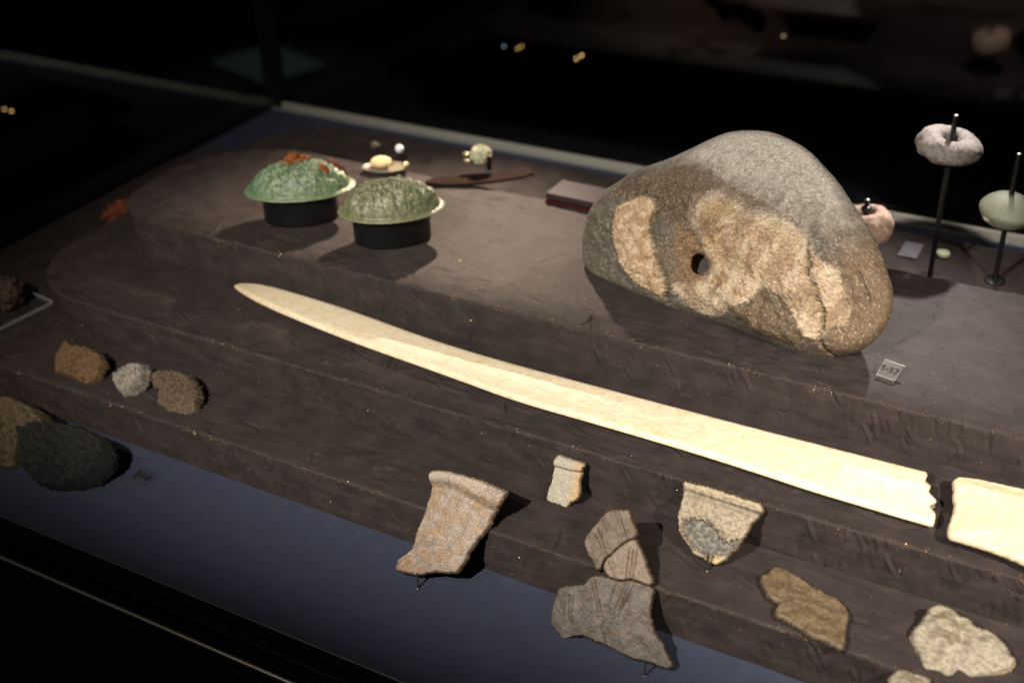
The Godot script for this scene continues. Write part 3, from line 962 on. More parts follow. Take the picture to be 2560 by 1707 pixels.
	var o2 := obj("whalebone_fragment", slab(out2, Vector2(0.045, 0.016), 300, 36, 0.006, 0.0012, hf, cf, 0.00025, 0), M.bone, null, Transform3D(Basis.IDENTITY, Vector3(0.25, 0.093, 0.06)))
	tag(o2, "cream bone piece with crumbled left edge, cut off by the right side of the picture", "bone fragment")
	var fo := obj("bone_support", tube(Vector3(0.30, 0.0795, 0.078), Vector3(0.30, 0.0862, 0.078), 0.006, 0.006), M.acrylic)
	tag(fo, "clear acrylic pad under the right-hand bone piece", "support")

# ---------------------------------------------------------------- potsherds
func pin(foot: Vector3, tip: Vector3, label: String):
	var o := thing("mount_pin", at(foot.x, foot.y, foot.z), label, "pin")
	obj("shaft", tube(Vector3.ZERO, tip - foot, 0.0008, 0.0008, 12), M.pin, o)
	obj("foot", lathe([[0.0, 0.0008], [0.0014, 0.0007], [0.0016, 0.0], [0.0, 0.0]], 14), M.pin, o)

func groove(p: Vector2, lines: PackedVector2Array, w: float) -> float:
	var g := 0.0
	for i in range(0, lines.size(), 2):
		var d := p.distance_squared_to(Geometry2D.get_closest_point_to_segment(p, lines[i], lines[i + 1]))
		g = maxf(g, exp(-d / (w * w)))
	return g

func make_sherds():
	# large flared rim sherd
	var rim_a := P([-315,-701,-132,-741,-26,-732,84,-704,286,-679,400,-660])
	var hf_a := func(p: Vector2, d: float) -> float:
		var below := line_y(rim_a, p.x) - p.y                    # positive above the rim line
		var y := 0.0040 * sm(-0.006, 0.003, below) - 0.0016 * exp(-pow((below + 0.006) / 0.004, 2.0))
		y += 0.005 * pow(clampf((p.y + 0.035) / 0.035, 0, 1), 2.0)      # the foot flares out
		y -= 0.002 * pow(absf(p.x) / 0.03, 2.0)
		var r := p.distance_to(Vector2(0.006, 0.020))
		y += 0.00035 * sin(r * 1700.0 + 3.0 * nz_s.get_noise_2d(p.x * 90.0, p.y * 90.0)) * sm(-0.036, -0.026, p.y) * (1.0 - sm(0.0, 0.014, p.x + 0.4 * (p.y + 0.03)))
		y += nz_s.get_noise_2d(p.x * 60.0, p.y * 60.0) * 0.0005 + nz_s.get_noise_2d(p.x * 240.0, p.y * 240.0) * 0.00012 + nz_b.get_noise_2d(p.x * 600.0, p.y * 600.0) * 0.00010
		return y
	var cf_a := func(p: Vector2, d: float, part: int) -> Color:
		var n1 := nz_s.get_noise_2d(p.x * 110.0, p.y * 110.0)
		var n2 := nz_b.get_noise_2d(p.x * 700.0, p.y * 700.0)
		var col := C(136, 119, 104).lerp(C(158, 141, 126), clampf(0.5 + n1 * 1.0, 0, 1))
		col = col.lerp(C(158, 122, 80), clampf(0.1 + nz_a.get_noise_2d(p.x * 70.0 + 50.0, p.y * 70.0) * 1.6, 0, 0.6))
		col = col.lerp(C(182, 166, 150), 0.7 * sm(-0.002, 0.002, line_y(rim_a, p.x) - p.y) * (1.0 - sm(0.006, 0.022, p.x)))
		if n2 < -0.40: col = col.lerp(C(84, 70, 58), 0.7)
		if n2 > 0.46: col = col.lerp(C(214, 204, 190), 0.7)
		if part == 1: col = C(128, 100, 68).lerp(C(90, 70, 50), clampf(0.5 + n2, 0, 1))
		if part == 2: col = C(120, 100, 82)
		return col
	var a := obj("rim_sherd", slab(P([-326,-732,-325,-760,-272,-789,-220,-799,-140,-806,-45,-809,54,-816,148,-816,231,-806,319,-799,343,-785,334,-753,316,-688,286,-638,270,-567,275,-521,256,-468,222,-410,204,-345,178,-284,176,-230,157,-164,145,-113,100,-96,39,-76,-2,-75,-96,-31,-160,5,-233,13,-300,22,-354,27,-369,-5,-377,-39,-327,-97,-294,-143,-287,-194,-299,-257,-299,-318,-289,-370,-280,-446,-284,-518,-276,-575,-290,-638,-304,-689]), Vector2(-0.006, -0.040), 280, 56, 0.0075, 0.0020, hf_a, cf_a), M.wet_clay, null, frame(Vector3(-0.1050, 0.0075, 0.2270), Vector3(1, 0, 0), Vector3(0.0000, 0.6428, 0.7660)))
	tag(a, "large tan rim sherd flaring at its foot, leaning on the lowest step", "potsherd")
	pin(Vector3(-0.1187, 0.0, 0.2335), Vector3(-0.1190, 0.0130, 0.2318), "short steel pin under the large flared tan rim sherd")
	# small pale rim sherd
	var rim_b := P([-130,-286,-108,-285,-34,-286,36,-286,126,-299,160,-300])
	var hf_b := func(p: Vector2, d: float) -> float:
		var above := line_y(rim_b, p.x) - p.y
		var y := 0.0022 * sm(-0.0008, 0.0012, above) * (1.0 - 0.6 * sm(0.004, 0.009, above)) - 0.0006 * exp(-pow((above + 0.001) / 0.0012, 2.0))
		return y + nz_s.get_noise_2d(p.x * 120.0, p.y * 120.0) * 0.0003 + nz_b.get_noise_2d(p.x * 900.0, p.y * 900.0) * 0.00012
	var cf_b := func(p: Vector2, d: float, part: int) -> Color:
		var n2 := nz_b.get_noise_2d(p.x * 900.0 + 20.0, p.y * 900.0)
		var col := C(166, 158, 142).lerp(C(184, 176, 158), clampf(0.5 + n2, 0, 1))
		if n2 < -0.30: col = col.lerp(C(118, 112, 100), 0.8)
		col = col.lerp(C(190, 150, 92), 0.7 * sm(0.004, 0.012, p.x + nz_a.get_noise_2d(p.x * 300.0, p.y * 300.0) * 0.006))
		if part > 0: col = C(150, 134, 104)
		return col
	var b := obj("rim_sherd", slab(P([-102,-358,-88,-372,-60,-371,-3,-369,67,-368,119,-366,135,-359,137,-347,126,-328,122,-304,128,-280,122,-249,119,-220,135,-185,141,-146,143,-114,136,-86,119,-71,95,-55,83,-35,70,-5,43,0,13,-8,-14,-3,-39,-6,-60,-3,-85,-5,-106,-22,-108,-44,-107,-77,-109,-109,-96,-142,-99,-180,-101,-219,-104,-257,-105,-286,-113,-316,-106,-344]), Vector2(0.001, -0.018), 200, 34, 0.006, 0.0012, hf_b, cf_b, 0.0003), M.clay, null, frame(Vector3(-0.0450, 0.0415, 0.1435), Vector3(1, 0, 0), Vector3(0.0000, 0.5299, 0.8480)))
	tag(b, "small pale grey speckled rim sherd standing against the middle step", "potsherd")
	# sherd mended from three pieces
	var lines := P([-468,-233,-423,-69,-437,-235,-404,-59,-338,-381,-183,-133,-316,-396,-157,-133,-176,-111,-110,-5,-59,-454,-65,-196,-82,-447,-104,-183,-274,-175,-336,-9,-310,-179,-355,-43,-122,-692,-85,-470,-91,-685,-58,-478,-63,-694,-35,-486,-240,-542,-151,-449,-390,-748,-276,-587,-407,-702,-298,-589,-308,-904,-198,-758,-284,-911,-178,-763,-150,-430,-160,-250,-20,-440,-60,-240])
	var mended := thing("mended_sherd", frame(Vector3(0.0450, 0.0075, 0.2280), Vector3(1, 0, 0), Vector3(0.0000, 0.6428, 0.7660)), "brown incised sherd mended from three pieces, tallest of the front row", "potsherd")
	var pieces := [
		["piece", P([-350,-900,-279,-925,-212,-945,-180,-909,-151,-869,-121,-829,-99,-812,-100,-771,-167,-726,-203,-675,-231,-626,-269,-581,-286,-552,-283,-512,-305,-456,-336,-487,-361,-512,-376,-532,-405,-539,-435,-579,-469,-618,-465,-676,-433,-744,-401,-811,-380,-858]), Vector2(-0.0310, -0.0720), 190, 36, C(84, 68, 52), C(106, 88, 68), 0.0],
		["piece", P([-101,-761,-62,-718,-22,-682,21,-624,58,-571,94,-535,111,-505,92,-486,25,-485,-27,-488,-76,-481,-119,-455,-177,-449,-221,-451,-245,-475,-274,-499,-270,-541,-246,-589,-196,-667,-157,-721]), Vector2(-0.0095, -0.0560), 170, 32, C(116, 98, 84), C(134, 115, 100), 0.0002],
		["piece", P([-352,-397,-324,-422,-269,-439,-202,-445,-131,-439,-63,-469,-8,-480,61,-475,104,-473,129,-459,131,-411,142,-344,138,-303,168,-258,195,-211,238,-163,296,-135,316,-95,360,-56,404,-17,388,12,334,23,242,16,155,31,72,32,-7,23,-80,8,-131,10,-200,9,-262,2,-312,11,-380,46,-422,81,-489,34,-554,-1,-569,-102,-568,-184,-568,-242,-519,-282,-439,-312,-378,-340,-362,-373]), Vector2(-0.0020, -0.0200), 320, 60, C(68, 56, 48), C(96, 80, 68), -0.0004],
	]
	for q in pieces:
		var lift: float = q[7]
		var hf := func(p: Vector2, d: float) -> float:
			return lift - 0.002 * pow((p.x + 0.01) / 0.04, 2.0) + 0.0025 * pow(clampf((p.x - 0.01) / 0.03, 0, 1), 2.0) - 0.0006 * groove(p, lines, 0.0005) + nz_s.get_noise_2d(p.x * 60.0, p.y * 60.0) * 0.0005 + nz_a.get_noise_2d(p.x * 260.0, p.y * 260.0) * 0.00018 + nz_b.get_noise_2d(p.x * 520.0, p.y * 520.0) * 0.00009
		var c0: Color = q[5]
		var c1: Color = q[6]
		var low: bool = lift < 0.0
		var cf := func(p: Vector2, d: float, part: int) -> Color:
			var n1 := nz_a.get_noise_2d(p.x * 140.0, p.y * 140.0)
			var n2 := nz_b.get_noise_2d(p.x * 600.0, p.y * 600.0)
			var col := c0.lerp(c1, clampf(0.5 + n1 * 1.5, 0, 1))
			if low: col = col.lerp(C(84, 79, 76), clampf(nz_a.get_noise_2d(p.x * 90.0 + 70.0, p.y * 90.0) * 2.0, 0, 0.7))
			col = col.lerp(C(62, 52, 44), clampf(-n2 * 1.4 - 0.25, 0, 0.45))
			col = col.lerp(C(70, 56, 46), 0.6 * groove(p, lines, 0.00045))
			col = col.lerp(C(150, 126, 98), clampf(1.0 - d / 0.0012, 0, 1) * clampf(0.1 + n2 * 1.5, 0, 0.7))
			if part == 1: col = c0.lerp(C(84, 66, 52), clampf(0.5 + n2 * 1.2, 0, 1))
			if part == 2: col = C(90, 76, 64)
			return col
		obj(q[0], slab(q[1], q[2], q[3], q[4], 0.0065, 0.0013, hf, cf, 0.0003), M.wet_clay, mended)
	pin(Vector3(0.0690, 0.0, 0.2365), Vector3(0.0688, 0.0140, 0.2350), "short steel pin under the mended incised brown sherd")
	# grey and cream sherd with a dark spall
	var spall := P([-293,-229,-225,-268,-163,-273,-103,-271,-47,-245,7,-209,47,-174,87,-186,141,-227,131,-148,95,-94,36,-67,-26,-47,-83,-44,-175,-72,-242,-114,-285,-173])
	var hf_d := func(p: Vector2, d: float) -> float:
		var q := p + Vector2(nz_a.get_noise_2d(p.x * 500.0, p.y * 500.0), nz_a.get_noise_2d(p.x * 230.0, p.y * 230.0 + 30.0)) * 0.0045
		var s := soft(q, spall, 0.0012)
		var rim := -0.0445 - p.y + 0.02 * p.x
		var y := -0.0024 * s + 0.0020 * sm(-0.001, 0.001, rim) - 0.0010 * exp(-pow((rim + 0.002) / 0.002, 2.0))
		y += nz_s.get_noise_2d(p.x * 80.0, p.y * 80.0) * 0.0006 + nz_a.get_noise_2d(p.x * 280.0, p.y * 280.0) * 0.0003 + nz_b.get_noise_2d(p.x * 620.0, p.y * 620.0) * 0.0002
		return y - 0.002 * pow(absf(p.x) / 0.035, 2.0)
	var cf_d := func(p: Vector2, d: float, part: int) -> Color:
		var q := p + Vector2(nz_a.get_noise_2d(p.x * 500.0, p.y * 500.0), nz_a.get_noise_2d(p.x * 230.0, p.y * 230.0 + 30.0)) * 0.0045
		var s := soft(q, spall, 0.0010)
		var n1 := nz_a.get_noise_2d(p.x * 190.0 + 9.0, p.y * 260.0)
		var n2 := nz_b.get_noise_2d(p.x * 700.0, p.y * 700.0 + 12.0)
		var col := C(168, 152, 128).lerp(C(128, 114, 96), clampf(0.35 + n1 * 1.7, 0, 1))
		col = col.lerp(C(118, 106, 92), clampf(n2 * 1.5 - 0.15, 0, 0.7))
		col = col.lerp(C(190, 172, 134), 0.75 * sm(-0.047, -0.049, p.y) * clampf(0.7 + n2, 0, 1))
		col = col.lerp(C(120, 110, 100), 0.6 * exp(-pow((p.y + 0.0425 + 0.004 * n1) / 0.0022, 2.0)))
		col = col.lerp(C(64, 62, 60).lerp(C(132, 124, 110), clampf(0.35 + n1 * 1.2 + n2 * 0.8, 0, 1)), s)
		col = col.lerp(C(178, 160, 128), clampf(1.0 - d / 0.0016, 0, 1) * clampf(0.15 + n2 * 1.6, 0, 0.8))
		col = col.lerp(C(206, 178, 122), exp(-p.distance_squared_to(Vector2(0.0035, -0.002)) / 0.000012))
		if part > 0: col = C(128, 112, 86).lerp(C(96, 86, 68), clampf(0.5 + n2, 0, 1))
		return col
	var dd := obj("rim_sherd", slab(P([-372,-504,-343,-505,-298,-506,-250,-510,-201,-512,-126,-510,-53,-509,21,-505,94,-500,165,-504,203,-503,237,-483,244,-461,221,-426,218,-401,191,-365,180,-323,177,-285,156,-227,143,-190,131,-148,105,-107,88,-69,65,-33,27,0,3,1,-42,-4,-97,-25,-124,-17,-156,-26,-182,-61,-230,-89,-257,-114,-285,-125,-315,-174,-337,-235,-350,-260,-345,-300,-354,-346,-351,-386,-358,-442]), Vector2(-0.006, -0.028), 280, 50, 0.007, 0.0013, hf_d, cf_d, 0.0004), M.clay, null, frame(Vector3(0.0850, 0.0450, 0.1562), Vector3(1, 0, 0), Vector3(0.0000, 0.6820, 0.7314)))
	tag(dd, "cream and grey rim sherd with a dark flaked hollow, leaning on the middle step", "potsherd")
	pin(Vector3(0.0832, 0.0398, 0.1595), Vector3(0.0828, 0.0550, 0.1585), "short steel pin in front of the cream and grey sherd")
	# flat brown sherd
	var hf_e := func(p: Vector2, d: float) -> float:
		return nz_s.get_noise_2d(p.x * 70.0 + 40.0, p.y * 70.0) * 0.0012 + nz_a.get_noise_2d(p.x * 260.0, p.y * 260.0) * 0.0002 + nz_b.get_noise_2d(p.x * 520.0, p.y * 520.0) * 0.00012 - 0.0012 * sm(0.0, 0.003, p.x + 0.012 - 0.3 * p.y) * sm(0.0, 0.003, 0.016 - p.y)
	var cf_e := func(p: Vector2, d: float, part: int) -> Color:
		var n1 := nz_a.get_noise_2d(p.x * 170.0 + 33.0, p.y * 170.0)
		var n2 := nz_b.get_noise_2d(p.x * 560.0, p.y * 560.0 + 3.0)
		var col := C(98, 80, 58).lerp(C(116, 97, 72), clampf(0.5 + n1 * 1.6, 0, 1))
		col = col.lerp(C(138, 122, 104), clampf(nz_a.get_noise_2d(p.x * 260.0, p.y * 330.0 + 8.0) * 2.2 - 0.5, 0, 0.8))
		col = col.lerp(C(128, 112, 88), clampf(1.0 - d / 0.0012, 0, 1) * clampf(0.2 + n2 * 1.5, 0, 0.8))
		if part > 0: col = C(96, 82, 62).lerp(C(70, 60, 46), clampf(0.5 + n2, 0, 1))
		return col
	var e := obj("flat_sherd", slab(P([-298,52,-264,0,-244,-74,-222,-113,-141,-108,-77,-86,-2,-61,79,-14,125,-11,195,6,267,30,311,50,342,102,363,158,365,239,384,326,404,412,404,467,358,451,289,431,236,426,174,433,118,389,61,377,-11,356,-84,351,-96,282,-70,209,-123,219,-185,199,-245,124]), Vector2(0.008, 0.017), 240, 44, 0.006, 0.0014, hf_e, cf_e, 0.0004), M.clay, null, frame(Vector3(0.1500, 0.0465, 0.1500), Vector3(1, 0, 0), Vector3(0, 1, 0)))
	tag(e, "flat smooth brown sherd lying on the lowest step", "potsherd")
	# pale thick sherds at the right
	var hf_f := func(p: Vector2, d: float) -> float:
		return 0.0035 * sm(0.0, 0.018, d) + nz_s.get_noise_2d(p.x * 75.0 + 80.0, p.y * 75.0) * 0.0018 + nz_a.get_noise_2d(p.x * 240.0, p.y * 240.0) * 0.0003 + nz_b.get_noise_2d(p.x * 520.0, p.y * 520.0) * 0.00014
	var cf_f := func(p: Vector2, d: float, part: int) -> Color:
		var n1 := nz_a.get_noise_2d((p.x + p.y * 0.4) * 130.0 + 60.0, (p.y - p.x * 0.3) * 260.0)
		var n2 := nz_b.get_noise_2d(p.x * 620.0, p.y * 620.0 + 91.0)
		var col := C(160, 150, 130).lerp(C(124, 114, 98), clampf(0.4 + n1 * 1.4, 0, 1))
		col = col.lerp(C(178, 168, 148), clampf(n2 * 1.6 - 0.1, 0, 0.7))
		var dark := exp(-pow((p.x + 0.006 - (p.y - 0.002) * 0.4) / 0.011, 2.0)) * (exp(-pow((p.y + 0.003) / 0.005, 2.0)) + 0.8 * exp(-pow((p.y - 0.010) / 0.006, 2.0)))
		col = col.lerp(C(112, 96, 74), clampf(dark * (0.75 + n1 * 1.2), 0, 0.85))
		if part > 0: col = C(172, 152, 118)
		return col
	var f := obj("pale_sherd", slab(P([-226,-56,-213,-92,-192,-114,-161,-132,-124,-142,-83,-136,-47,-118,-27,-96,-6,-107,23,-97,45,-79,78,-65,126,-62,179,-57,224,-43,263,-22,292,13,319,43,346,68,363,107,343,150,307,174,255,219,202,260,148,296,103,319,67,310,46,346,-2,375,-54,385,-66,407,-95,392,-134,376,-156,350,-174,306,-194,263,-223,238,-249,207,-274,154,-280,124,-259,85,-250,39,-233,-15]), Vector2(0.001, 0.012), 240, 46, 0.010, 0.0025, hf_f, cf_f, 0.0005), M.clay, null, frame(Vector3(0.2550, 0.0510, 0.1500), Vector3(1, 0, 0), Vector3(0.0000, 0.9397, 0.3419)))
	tag(f, "thick pale cream sherd with a brown stain, at the right end of the lowest step", "potsherd")
	var g := obj("pale_sherd", slab(P([-207,82,-186,49,-151,20,-107,23,-60,24,-23,20,19,33,10,81,-28,144,-94,180,-165,184,-207,142]), Vector2(-0.009, 0.010), 120, 20, 0.008, 0.0025, hf_f, cf_f, 0.0005), M.clay, null, frame(Vector3(0.2450, 0.0480, 0.1950), Vector3(1, 0, 0), Vector3(0.0000, 0.9397, 0.3419)))
	tag(g, "whitish sherd cut off by the bottom edge of the picture", "potsherd")

func line_y(line: PackedVector2Array, x: float) -> float:
	for i in line.size() - 1:
		if x <= line[i + 1].x or i == line.size() - 2:
			return lerpf(line[i].y, line[i + 1].y, clampf((x - line[i].x) / (line[i + 1].x - line[i].x), 0, 1))
	return 0.0

# ---------------------------------------------------------------- slag and stones at the left
func make_lumps():
	var lump := func(called: String, tr: Transform3D, outline: PackedVector2Array, th: float, bulge: float, tones: Array, m: Material, label: String, category: String, pits := 0.0, step := 0.0, facets := 0):
		var cuts := []
		var rg := RandomNumberGenerator.new()
		rg.seed = int(th * 100000.0) + outline.size()
		for q in facets:
			var an := TAU * (q + rg.randf() * 0.6) / facets
			var g := rg.randf_range(0.2, 0.6)
			cuts.append([cos(an) * g, sin(an) * g, bulge * rg.randf_range(0.55, 0.95)])
		var c := Vector2.ZERO
		var w := 0.0
		for p in outline: w = maxf(w, p.length())
		var hf := func(p: Vector2, d: float) -> float:
			var e := 1.0 - minf(d / (w * 0.75), 1.0)
			var y := bulge * sqrt(maxf(0.0, 1.0 - e * e))
			var f := clampf(d / 0.004, 0, 1)
			y += f * (nz_a.get_noise_2d(p.x * 140.0 + th * 9000.0, p.y * 140.0) * w * 0.22 + nz_b.get_noise_2d(p.x * 260.0, p.y * 260.0) * w * 0.09)
			for q in cuts: y = minf(y, maxf(q[2] - q[0] * p.x - q[1] * p.y, -th * 0.3) + nz_b.get_noise_2d(p.x * 300.0, p.y * 300.0) * 0.0006)
			y -= f * pits * clampf(nz_b.get_noise_2d(p.x * 260.0 + 40.0, p.y * 260.0) * 1.6, -0.3, 0.6)
			if step > 0.0: y -= step * sm(0.001, 0.005, p.x + 0.2 * p.y) * f
			return y
		var cf := func(p: Vector2, d: float, part: int) -> Color:
			var n1 := nz_a.get_noise_2d(p.x * 160.0 + 5.0, p.y * 160.0 + th * 7000.0)
			var n2 := nz_b.get_noise_2d(p.x * 640.0, p.y * 640.0)
			var col: Color = tones[0].lerp(tones[1], clampf(0.5 + n1 * 1.5, 0, 1))
			col = col.lerp(tones[2], clampf(n2 * 1.8 - 0.1, 0, 0.9))
			return col.lerp(tones[1] * 2.4, clampf(-n2 * 3.0 - 1.1, 0, 0.9))
		var o := obj(called, slab(outline, c, 220, 46, th, 0.003, hf, cf, 0.0011), m, null, tr)
		tag(o, label, category)
	var nn := Vector3(0.0, 0.8, 0.6)
	lump.call("stone_lump", frame(Vector3(-0.5275, 0.0530, 0.1700), Vector3.RIGHT, nn), P([-319,4,-322,-75,-273,-151,-244,-183,-145,-136,-45,-162,71,-160,179,-141,237,-109,263,-38,272,37,249,121,192,151,94,147,23,127,-88,133,-197,146,-266,85]), 0.016, 0.012, [C(108, 80, 52), C(126, 96, 64), C(58, 42, 28)], M.rough_rock, "angular ochre-brown lump, leftmost of three on the lowest step", "stone", 0.0018, 0.004, 5)
	lump.call("stone_lump", frame(Vector3(-0.4650, 0.0500, 0.1668), Vector3.RIGHT, nn), P([-176,32,-176,-14,-137,-71,-85,-139,-9,-167,75,-166,126,-110,166,-14,119,44,96,126,50,157,-31,130,-111,91]), 0.012, 0.008, [C(140, 132, 122), C(164, 154, 142), C(110, 102, 94)], M.stone, "small smooth grey pebble between the two brown lumps", "stone")
	lump.call("stone_lump", frame(Vector3(-0.4130, 0.0505, 0.1655), Vector3.RIGHT, nn), P([-356,-86,-332,-138,-252,-187,-121,-209,9,-198,131,-140,220,-60,271,45,262,121,205,173,85,236,-21,236,-108,179,-185,80,-192,7,-262,11,-316,-35]), 0.014, 0.006, [C(90, 74, 56), C(112, 94, 72), C(48, 39, 30)], M.rough_rock, "pitted brown kidney-shaped lump, rightmost of three on the lowest step", "stone", 0.0018, 0.0, 3)
	lump.call("slag_lump", frame(Vector3(-0.4640, 0.0250, 0.2520), Vector3.RIGHT, nn), P([-530,-21,-461,-143,-332,-202,-169,-233,39,-248,225,-237,345,-171,405,-61,390,27,324,145,176,245,3,311,-187,297,-312,220,-448,101]), 0.026, 0.022, [C(20, 19, 18), C(36, 33, 31), C(10, 9, 9)], M.slag, "dark grey-black slag lump lying on the blue case floor", "slag", 0.0045, 0.0, 0)
	lump.call("slag_lump", frame(Vector3(-0.5382, 0.0280, 0.2493), Vector3.RIGHT, nn), P([-414,-172,-241,-265,-42,-258,172,-227,309,-191,383,-108,297,-40,251,32,197,92,192,196,234,285,164,320,-93,366,-347,203,-466,-20]), 0.026, 0.014, [C(96, 80, 58), C(120, 100, 72), C(48, 38, 28)], M.rough_rock, "ochre-brown lump on the case floor, cut off by the left edge", "slag", 0.0035, 0.002, 3)
	# acrylic plate with a small reddish lump
	var tray := thing("acrylic_plate", Transform3D(Basis(Vector3.UP, -0.12), Vector3(-0.700, 0.04, 0.125)), "clear acrylic plate with edges painted bright at the left, under a small reddish lump", "acrylic plate")
	box("plate", Vector3(-0.045, 0.001, -0.045), Vector3(0.045, 0.004, 0.045), M.acrylic, tray, 0.0003)
	var te := mat(S(120, 120, 124), 0.4)  # edge strips painted pale, as acrylic edges look when lit
	box("edge", Vector3(-0.045, 0.001, -0.0467), Vector3(0.0467, 0.0042, -0.0452), te, tray, 0.0003)
	box("edge", Vector3(0.0452, 0.001, -0.0450), Vector3(0.0467, 0.0042, 0.045), te, tray, 0.0003)
	var rl := obj("reddish_lump", clump(Vector3(0.020, 0.016, 0.018), 9, [C(66, 44, 36), C(92, 64, 54)], 0.3), M.rough_rock, null, at(-0.690, 0.056, 0.108))
	tag(rl, "small reddish-brown lump on the acrylic plate at the left edge", "stone")
	var og := obj("rusty_fragment", clump(Vector3(0.024, 0.010, 0.018), 17, [C(150, 74, 34), C(112, 48, 24)], 0.5), M.rough_rock, null, at(-0.728, 0.047, -0.105, 0.8))
	tag(og, "orange rusty iron fragment behind the left end of the top step", "iron fragment")
	var nail := obj("iron_nail", tube(Vector3(-0.7215, 0.0435, 0.030), Vector3(-0.727, 0.0445, -0.012), 0.0016, 0.0030, 12), mat(S(34, 28, 26), 0.8))
	tag(nail, "thin black iron nail lying left of the middle step", "nail")

# ---------------------------------------------------------------- small things at the back
func ring_mesh(r_out: float, r_hole: float, h: float, seed_: int, tones: Array, ecc := 0.0) -> ArrayMesh:
	var rows := []
	var cols := []
	var n := 90
	var m := 44
	for i in m + 1:
		var u := TAU * i / m
		var r := PackedVector3Array()
		var cc := PackedColorArray()
		for k in n:
			var t := TAU * k / n
			var mid := (r_out + r_hole) / 2
			var half := (r_out - r_hole) / 2
			var q := mid + half * -cos(u)
			var d := Vector3(cos(t) * q, sin(u) * h / 2 * (0.9 + 0.1 * cos(u)), sin(t) * q)
			var w := nz_a.get_noise_3d(d.x * 70.0 + seed_ * 31.0, d.y * 70.0, d.z * 70.0)
			var w2 := nz_b.get_noise_3d(d.x * 420.0 + seed_, d.y * 420.0, d.z * 420.0)
			var sc := 1.0 + w * 0.08 + w2 * 0.014
			d = Vector3(d.x * sc + ecc * sin(u * 0.5), d.y * (1.0 + w * 0.10 + w2 * 0.03), d.z * sc)
			r.append(d)
			var col: Color = tones[0].lerp(tones[1], clampf(0.5 + w2 * 1.2, 0, 1))
			col = col.lerp(tones[2], clampf(-w2 * 1.6 - 0.35 + w * 0.6, 0, 0.85))
			cc.append(col)
		rows.append(r)
		cols.append(cc)
	return lattice(rows, cols)

func rod(foot: Vector3, h: float, label: String, collar := -1.0):
	var o := thing("display_rod", at(foot.x, foot.y, foot.z), label, "rod")
	obj("shaft", tube(Vector3.ZERO, Vector3(0, h, 0), 0.0024, 0.0024, 16), M.rod, o)
	obj("base", lathe([[0.0, 0.002], [0.009, 0.002], [0.0095, 0.0012], [0.0095, 0.0], [0.0, 0.0]], 28), M.rod, o)
	if collar > 0.0:
		obj("collar", tube(Vector3(0, collar - 0.002, 0), Vector3(0, collar + 0.004, 0), 0.0046, 0.0046, 18), M.rod, o)
	obj("cap", tube(Vector3(0, h, 0), Vector3(0, h + 0.0012, 0), 0.0024, 0.002, 16), M.steel, o)

